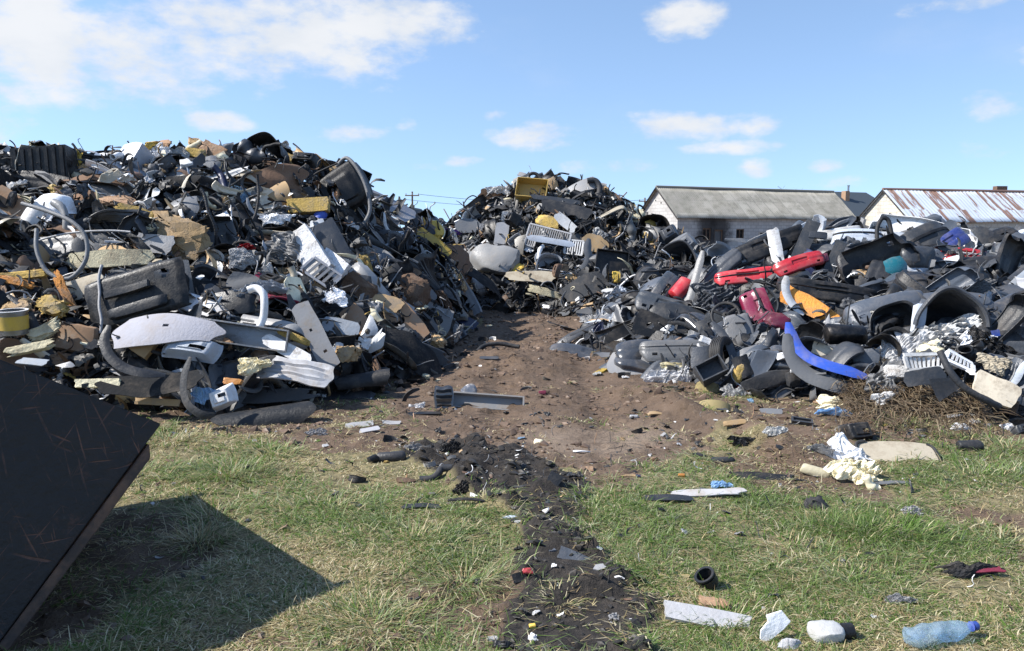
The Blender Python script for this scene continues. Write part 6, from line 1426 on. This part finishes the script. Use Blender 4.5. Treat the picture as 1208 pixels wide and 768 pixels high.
def corr_roof(W, L, eave, ridge, over, wave, side):
    """one slope: local x along the ridge, corrugated sheet with real waves; side -1 front, +1 back"""
    n = int(L / wave) * 4; xs = np.linspace(-over, L + over, n + 1); amp = .028 if wave < .3 else .02
    sl = (ridge - eave) / (W / 2); V = []; uv = []
    top = (0, ridge); bot = (side * (W / 2 + .35), eave - .35 * sl)
    z = amp * np.cos(xs / wave * 2 * PI); k = 7
    for q in range(k):
        t = q / (k - 1); y = top[0] + (bot[0] - top[0]) * t; zz = top[1] + (bot[1] - top[1]) * t + .06 - .02 * (q % 2)
        for x, dz in zip(xs, z): V.append((x, W / 2 + y, zz + dz + .035 * math.sin(x * .9 + q) * math.sin(x * .23) - .05 * math.sin(PI * min(1, max(0, x / L))) * (q == 0))); uv.append((x, math.hypot(y, zz - ridge)))
    m = n + 1; Fs = [(q * m + i, q * m + i + 1, (q + 1) * m + i + 1, (q + 1) * m + i) for q in range(k - 1) for i in range(n)]
    return np.array(V), Fs, uv
def shed(name, org, ang, L, W, eave, ridge, wmat, rmat, wave, openings, gable_holes, label, cat):
    root = empty(name, org); root.rotation_euler = (0, 0, ang); tag(root, label, cat)
    t = .3; gs = []
    # front wall cut into piers round its openings (x0, x1, z0, z1)
    xs = sorted({0, L} | {o[0] for o in openings} | {o[1] for o in openings})
    for a, c in zip(xs[:-1], xs[1:]):
        op = [o for o in openings if o[0] <= a and o[1] >= c]
        if not op: gs.append(box(((a + c) / 2, t / 2, eave / 2), (c - a, t, eave)))
        else:
            o = op[0]
            if o[2] > 0: gs.append(box(((a + c) / 2, t / 2, o[2] / 2), (c - a, t, o[2])))
            gs.append(box(((a + c) / 2, t / 2, (o[3] + eave) / 2), (c - a, t, eave - o[3])))
    gs.append(box((L / 2, W - t / 2, eave / 2), (L, t, eave)))
    for x in (0, L):
        x0, x1 = (x - .002, x + t) if x == 0 else (x - t, x + .002)
        P2 = [(t + .001, -.02), (W - t - .001, -.02), (W - t - .001, eave), (W / 2, ridge - .05), (t + .001, eave)] if False else [(-.003, -.02), (W + .003, -.02), (W + .003, eave), (W / 2, ridge), (-.003, eave)]
        V = [(x0, y, z) for y, z in P2] + [(x1, y, z) for y, z in P2]; k = 5
        gs.append((np.array(V, float), [tuple(reversed(range(k))), tuple(range(k, 2 * k))] + [(i, (i + 1) % k, (i + 1) % k + k, i + k) for i in range(k)]))
    mobj('wall', join(*gs), wmat, root, sharp=20)
    for side in (-1, 1):
        V, Fs, uv = corr_roof(W, L, eave, ridge, .25, wave, side); V2, F2 = V, Fs
        me = new_mesh('roof', V2, F2, rmat, sharp=60); ul = me.uv_layers.new(name='UVMap')
        ul.data.foreach_set('uv', np.array([uv[l.vertex_index] for l in me.loops], np.float32).ravel()); ro = link('roof', me, root)
        sd = ro.modifiers.new('thickness', 'SOLIDIFY'); sd.thickness = .02
    rc, _ = tube([(-.25, W / 2, ridge + .08), (L + .25, W / 2, ridge + .08)], .10, 8); mobj('ridge_cap', (rc, _), rmat, root)
    for (x0, x1, z0, z1) in openings:
        door = z0 < .05; nm = 'door' if door else 'window'
        q = mobj(nm, box(((x0 + x1) / 2, .2, (z0 + z1) / 2), (x1 - x0 - .004, .03, z1 - z0 - .004)), DARKM if not door else mat('grey', 'board'), root)
        fr = [box(((x0 + x1) / 2, .10, z), (x1 - x0 - .006, .06, .07)) for z in (z0 + .04, z1 - .04)] + [box((x, .10, (z0 + z1) / 2), (.07, .058, z1 - z0 - .16)) for x in (x0 + .045, x1 - .045)]
        if not door: fr.append(box(((x0 + x1) / 2, .10, (z0 + z1) / 2), (.05, .05, z1 - z0 - .16)))
        mobj('frame', join(*fr), mat('brown', 'board'), q)
    for (y, z, s) in gable_holes: mobj('vent_hole', box((-.01, y, z), (.03, s, s)), DARKM, root)
    # barge board along the gable
    for side in (-1, 1):
        a = np.array([-.27, W / 2, ridge + .0]); c = np.array([-.27, W / 2 + side * (W / 2 + .35), eave - .35 * (ridge - eave) / (W / 2)]); V, Fs = tube([a, (a + c) / 2, c], .07, 4); mobj('barge_board', (V, Fs), mat('charcoal', 'board'), root)
    return root
def gp(u, depth): r_ = ray(u, 275); return r_[0] / r_[1] * depth
ANG = math.atan2(6.8, 15.2)
x0 = gp(799, 57.0)
def wall_x(u):                                         # photo column -> distance along the long wall of the grey shed
    a = ray(u, 275); k = a[0] / a[1]; c, s = math.cos(ANG), math.sin(ANG); return (k * 57.0 - x0) / (c - k * s)
w1, w2, d1, d2, w3, w4 = [wall_x(u) for u in (829, 839, 843, 853, 868.5, 878)]
SOOT = [((w1 + w2) / 2, 2.3, 1.3, 1.7), ((d1 + d2) / 2, 2.2, 1.5, 1.9), ((w1 + d2) / 2, 1.2, 2.2, 1.0)]
shed('storage_shed', (x0, 57.0, 0), ANG, 17.3, 4.9, 2.95, 5.02, wall_mat('grey_block', (.40, .385, .37), (.50, .485, .46), (.28, .27, .26), True), roof_mat('cement_sheet', 'asbestos'), .177,
     [(w1, w2, 1.1, 2.0), (d1, d2, .0, 1.9), (w3, w4, 1.2, 1.95)], [(2.1, 3.9, .10), (2.8, 4.1, .10)], 'long white block shed with grey corrugated roof and soot stained openings', 'shed')
x1 = gp(1073, 61)
shed('storage_shed', (x1, 61.0, 0), math.radians(15), 30, 5.8, 2.75, 5.1, wall_mat('cream_brick', (.50, .47, .40), (.60, .57, .50), (.36, .32, .24), False, 1.2), roof_mat('rusty_sheet', 'rust'), .35,
     [(6, 7, 1.2, 2.0)], [], 'cream brick shed with pale sheet metal roof streaked with rust at right', 'shed')
# dark roofed house behind the gap between the sheds
hs = empty('house', (gp(992, 82), 82, 0)); hs.rotation_euler = (0, 0, ANG); tag(hs, 'dark slate roofed house with a brick chimney between the two sheds', 'house')
mobj('wall', box((0, 0, 1.6), (9, 7, 3.2)), mat('beige', 'board'), hs)
def prism(L, W, z0, z1, inset=0):
    V = np.array([(-L / 2, -W / 2, z0), (L / 2, -W / 2, z0), (L / 2, W / 2, z0), (-L / 2, W / 2, z0), (-L / 2 + inset, 0, z1), (L / 2 - inset, 0, z1)], float)
    return V, [(0, 3, 2, 1), (0, 1, 5, 4), (2, 3, 4, 5), (1, 2, 5), (3, 0, 4)]
rf = mobj('roof', prism(9.8, 8, 3.204, 5.9, 1.6), roof_mat('slate_dark', 'dark'), hs, sharp=10)
ch = mobj('chimney', box((-.9, -1.2, 4.9), (.55, .55, 2.0)), mat('fibre_brown', 'board'), rf); mobj('flue', (lambda g: (g[0] + np.array([-.55, -1.2, 4.4]), g[1]))(lathe([(.1, 0), (.1, 2.0), (.13, 2.02), (.13, 2.1)], 10)), mat('silver', 'metal'), ch)
h2 = empty('house', (gp(1190, 92), 92, 0)); h2.rotation_euler = (0, 0, .12); tag(h2, 'dark red roofed building with chimneys behind the rusty shed', 'house')
mobj('wall', box((0, 0, 2), (14, 8, 4)), mat('beige', 'board'), h2)
rf = mobj('roof', prism(14.6, 9, 4.004, 6.55), roof_mat('tile_red', 'red'), h2, sharp=10)
for x, w, h in ((-1.6, 1.3, .75), (3.9, 1.4, .75), (4.1, .35, 2.2)): mobj('chimney', box((x, -.1 if w > .5 else .3, 6.3 + h / 2), (w, .7 if w > .5 else .35, h)), mat('brown', 'board'), rf)
# poles, wires, bare trees
def pole(u, depth, h, label, thick=.13):
    x = gp(u, depth); t = empty('utility_pole', (x, depth, 0)); tag(t, label, 'utility pole')
    mobj('post', tube([(0, 0, 0), (0, 0, h * .5), (0, 0, h)], [thick, thick * .85, thick * .7], 10), mat('brown', 'board'), t)
    mobj('crossarm', box((0, -.12, h - .45), (1.6, .1, .12)), mat('brown', 'board'), t)
    for s in (-.7, 0, .7): mobj('insulator', (lambda g: (g[0] + np.array([s, -.12, h - .388]), g[1]))(lathe([(.03, 0), (.06, .05), (.04, .1), (.06, .15), (.02, .2)], 8)), mat('pale_grey', 'plastic'), t)
    return np.array([x, depth, h])
pa = pole(487, 90, 6.35, 'wooden power pole standing on the skyline between the left and back heaps')
pb = pole(760, 100, 6.1, 'thin power pole left of the grey shed gable')
for i, dz in enumerate((-.3, -.9)):
    a = pa + np.array([.7 - i * 1.4, -.12, dz]); c = pb + np.array([.7 - i * 1.4, -.12, dz + .1]); t = np.linspace(0, 1, 24)[:, None]; pth = a + (c - a) * t; pth[:, 2] -= (4 * t * (1 - t))[:, 0] * .7
    tag(mobj('power_line', tube(pth, .022, 5), mat('charcoal', 'rubber')), ['upper overhead wire between the two power poles', 'lower overhead wire between the two power poles'][i], 'wire')
    a2 = pb + np.array([.7 - i * 1.4, -.12, dz + .1]); c2 = a2 + np.array([60, 10, .3]); pth = a2 + (c2 - a2) * t; pth[:, 2] -= (4 * t * (1 - t))[:, 0] * 1.2
def bare_tree(u, depth, h, spread, label, seed):
    r = random.Random(seed); x = gp(u, depth); t = empty('bare_tree', (x, depth, 0)); tag(t, label, 'tree')
    mobj('trunk', tube([(0, 0, 0), (.05, 0, h * .3), (0, .05, h * .62), (.05, .05, h * .8)], [.2, .16, .1, .05], 8), mat('brown', 'board'), t); gs = []
    def br(p, d, L, rad, lv):
        q = p + d * L * .5 + np.array([r.gauss(0, .05), r.gauss(0, .05), .02]) * L; e = p + d * L; gs.append(tube([p, q, e], [rad, rad * .7, rad * .35], 4))
        if lv: 
            for _ in range(4):
                dd = d + np.array([r.gauss(0, .5), r.gauss(0, .5), r.gauss(.15, .3)]); br(p + d * L * r.uniform(.4, 1), dd / np.linalg.norm(dd), L * .6, rad * .5, lv - 1)
    for i in range(9):
        a = r.uniform(0, 6.28); z = r.uniform(.4, .8) * h; d = np.array([math.cos(a) * spread, math.sin(a) * spread, 1.0]); br(np.array([0, 0, z]), d / np.linalg.norm(d), h * .22, .05, 3)
    mobj('crown', join(*gs), mat('brown', 'board'), t)
bare_tree(903, 120, 7.4, .8, 'small bare tree just showing over the middle of the grey shed roof', 1)
bare_tree(932, 115, 7.6, .7, 'bare tree showing over the right half of the grey shed roof', 2)

# ------------------------------------------------------------------ sky, sun, camera
SUN = np.array([-.80, -.12, .78]); SUN /= np.linalg.norm(SUN); EL = math.asin(SUN[2]); AZ = math.atan2(SUN[0], SUN[1])
w = bpy.data.worlds.new('World'); scene.world = w; w.use_nodes = True; w.node_tree.nodes.clear(); b = NB(w.node_tree)
sky = b.n('ShaderNodeTexSky'); sky.sky_type = 'NISHITA'; sky.sun_disc = False; sky.sun_elevation = EL; sky.sun_rotation = AZ % (2 * PI); sky.altitude = 100; sky.air_density = SKY_AIR; sky.dust_density = SKY_DUST; sky.ozone_density = SKY_OZ
dirv = b.n('ShaderNodeTexCoord').outputs['Generated']; s3 = b.n('ShaderNodeSeparateXYZ'); b.set(s3.inputs[0], dirv)
b.set(sky.inputs[0], b.n('ShaderNodeCombineXYZ', i_0=s3.outputs[0], i_1=s3.outputs[1], i_2=b.math('MULTIPLY_ADD', b.math('MAXIMUM', s3.outputs[2], 0), .85, SKY_LIFT)).outputs[0])     # clear air down to the horizon
az = b.math('ARCTAN2', s3.outputs[0], s3.outputs[1]); el = b.math('ARCSINE', s3.outputs[2])
def azel(u, v): d = ray(u, v); d = d / np.linalg.norm(d); return math.atan2(d[0], d[1]), math.asin(d[2])
CL = [(80, 62, 190, 58, 1.), (310, 42, 190, 55, 1.), (450, 24, 110, 40, 1.), (20, 20, 90, 50, .8), (30, 100, 70, 24, .7), (258, 143, 38, 13, .9), (415, 156, 46, 13, .72), (545, 189, 26, 8, .6), (492, 196, 28, 7, .5), (632, 160, 62, 19, .85), (583, 137, 18, 8, .65), (480, 148, 13, 8, .4), (812, 20, 52, 25, .95),
      (800, 149, 76, 19, .85), (890, 146, 48, 15, .7), (722, 195, 62, 11, .75), (893, 199, 24, 12, .8), (1185, 122, 42, 16, .8), (1160, 2, 80, 9, .6), (870, 174, 70, 8, .5), (968, 196, 20, 9, .45), (1180, 178, 60, 8, .3), (985, 214, 40, 7, .4), (1340, 60, 90, 40, .8), (-120, 120, 120, 40, .8)]
cm = None
nv_ = b.n('ShaderNodeCombineXYZ', i_0=az, i_1=b.math('MULTIPLY', el, 1.9)).outputs[0]
n1 = b.noise(nv_, 8, 6, .52); n2 = b.noise(nv_, 22, 9, .6)
for (u, v, ru, rv, k) in CL:
    a0, e0 = azel(u, v); wa = ru / F; we = rv / F
    da = b.math('DIVIDE', b.math('SUBTRACT', az, a0), wa); de = b.math('DIVIDE', b.math('SUBTRACT', el, e0), we)
    q = b.math('MULTIPLY', b.math('SUBTRACT', 1.0, b.math('ADD', b.math('MULTIPLY', da, da), b.math('MULTIPLY', de, de))), k, clamp=False)
    q = b.math('MAXIMUM', q, -1.0); cm = q if cm is None else b.math('MAXIMUM', cm, q)
dens = b.ramp(b.math('ADD', b.math('MULTIPLY', cm, .6), b.math('ADD', b.math('MULTIPLY_ADD', n1, 1.7, -.88), b.math('MULTIPLY_ADD', n2, 1.3, -.65))), -.04, .66)
thin = b.math('MULTIPLY', b.ramp(b.noise(nv_, 4, 6, .6), .5, .8), .12)
cl = b.math('MAXIMUM', b.math('MULTIPLY', dens, .93), thin)
shade = b.ramp(n1, .2, .7)
bg1 = b.n('ShaderNodeBackground', i_Color=sky.outputs[0], i_Strength=SKY_STR).outputs[0]
ccol = b.mix(shade, (.70, .76, .84, 1), (.93, .94, .96, 1))
bg2 = b.n('ShaderNodeBackground', i_Color=ccol, i_Strength=CLOUD_STR).outputs[0]
mx = b.n('ShaderNodeMixShader', i_0=cl, i_1=bg1, i_2=bg2).outputs[0]; ow = b.n('ShaderNodeOutputWorld'); w.node_tree.links.new(mx, ow.inputs[0])
sl = bpy.data.lights.new('sun', 'SUN'); sl.energy = SUN_STR; sl.angle = math.radians(.5); sl.color = (1.0, .955, .89); so = bpy.data.objects.new('sun', sl); COL.objects.link(so)
so.rotation_euler = Vector(-SUN).to_track_quat('-Z', 'Y').to_euler()
cd = bpy.data.cameras.new('camera'); cd.sensor_width = 36; cd.lens = 36 * F / 1208; cd.clip_start = .05; cd.clip_end = 6000
co = bpy.data.objects.new('camera', cd); COL.objects.link(co); co.location = tuple(CAM); co.rotation_euler = (PI / 2 - TH, 0, 0); scene.camera = co
scene.view_settings.view_transform = 'Standard'; scene.view_settings.look = 'None'; scene.view_settings.gamma = 1; scene.view_settings.use_curve_mapping = False; scene.view_settings.exposure = EXPO
scene.cycles.max_bounces = 8; scene.cycles.transparent_max_bounces = 12; scene.cycles.use_denoising = True
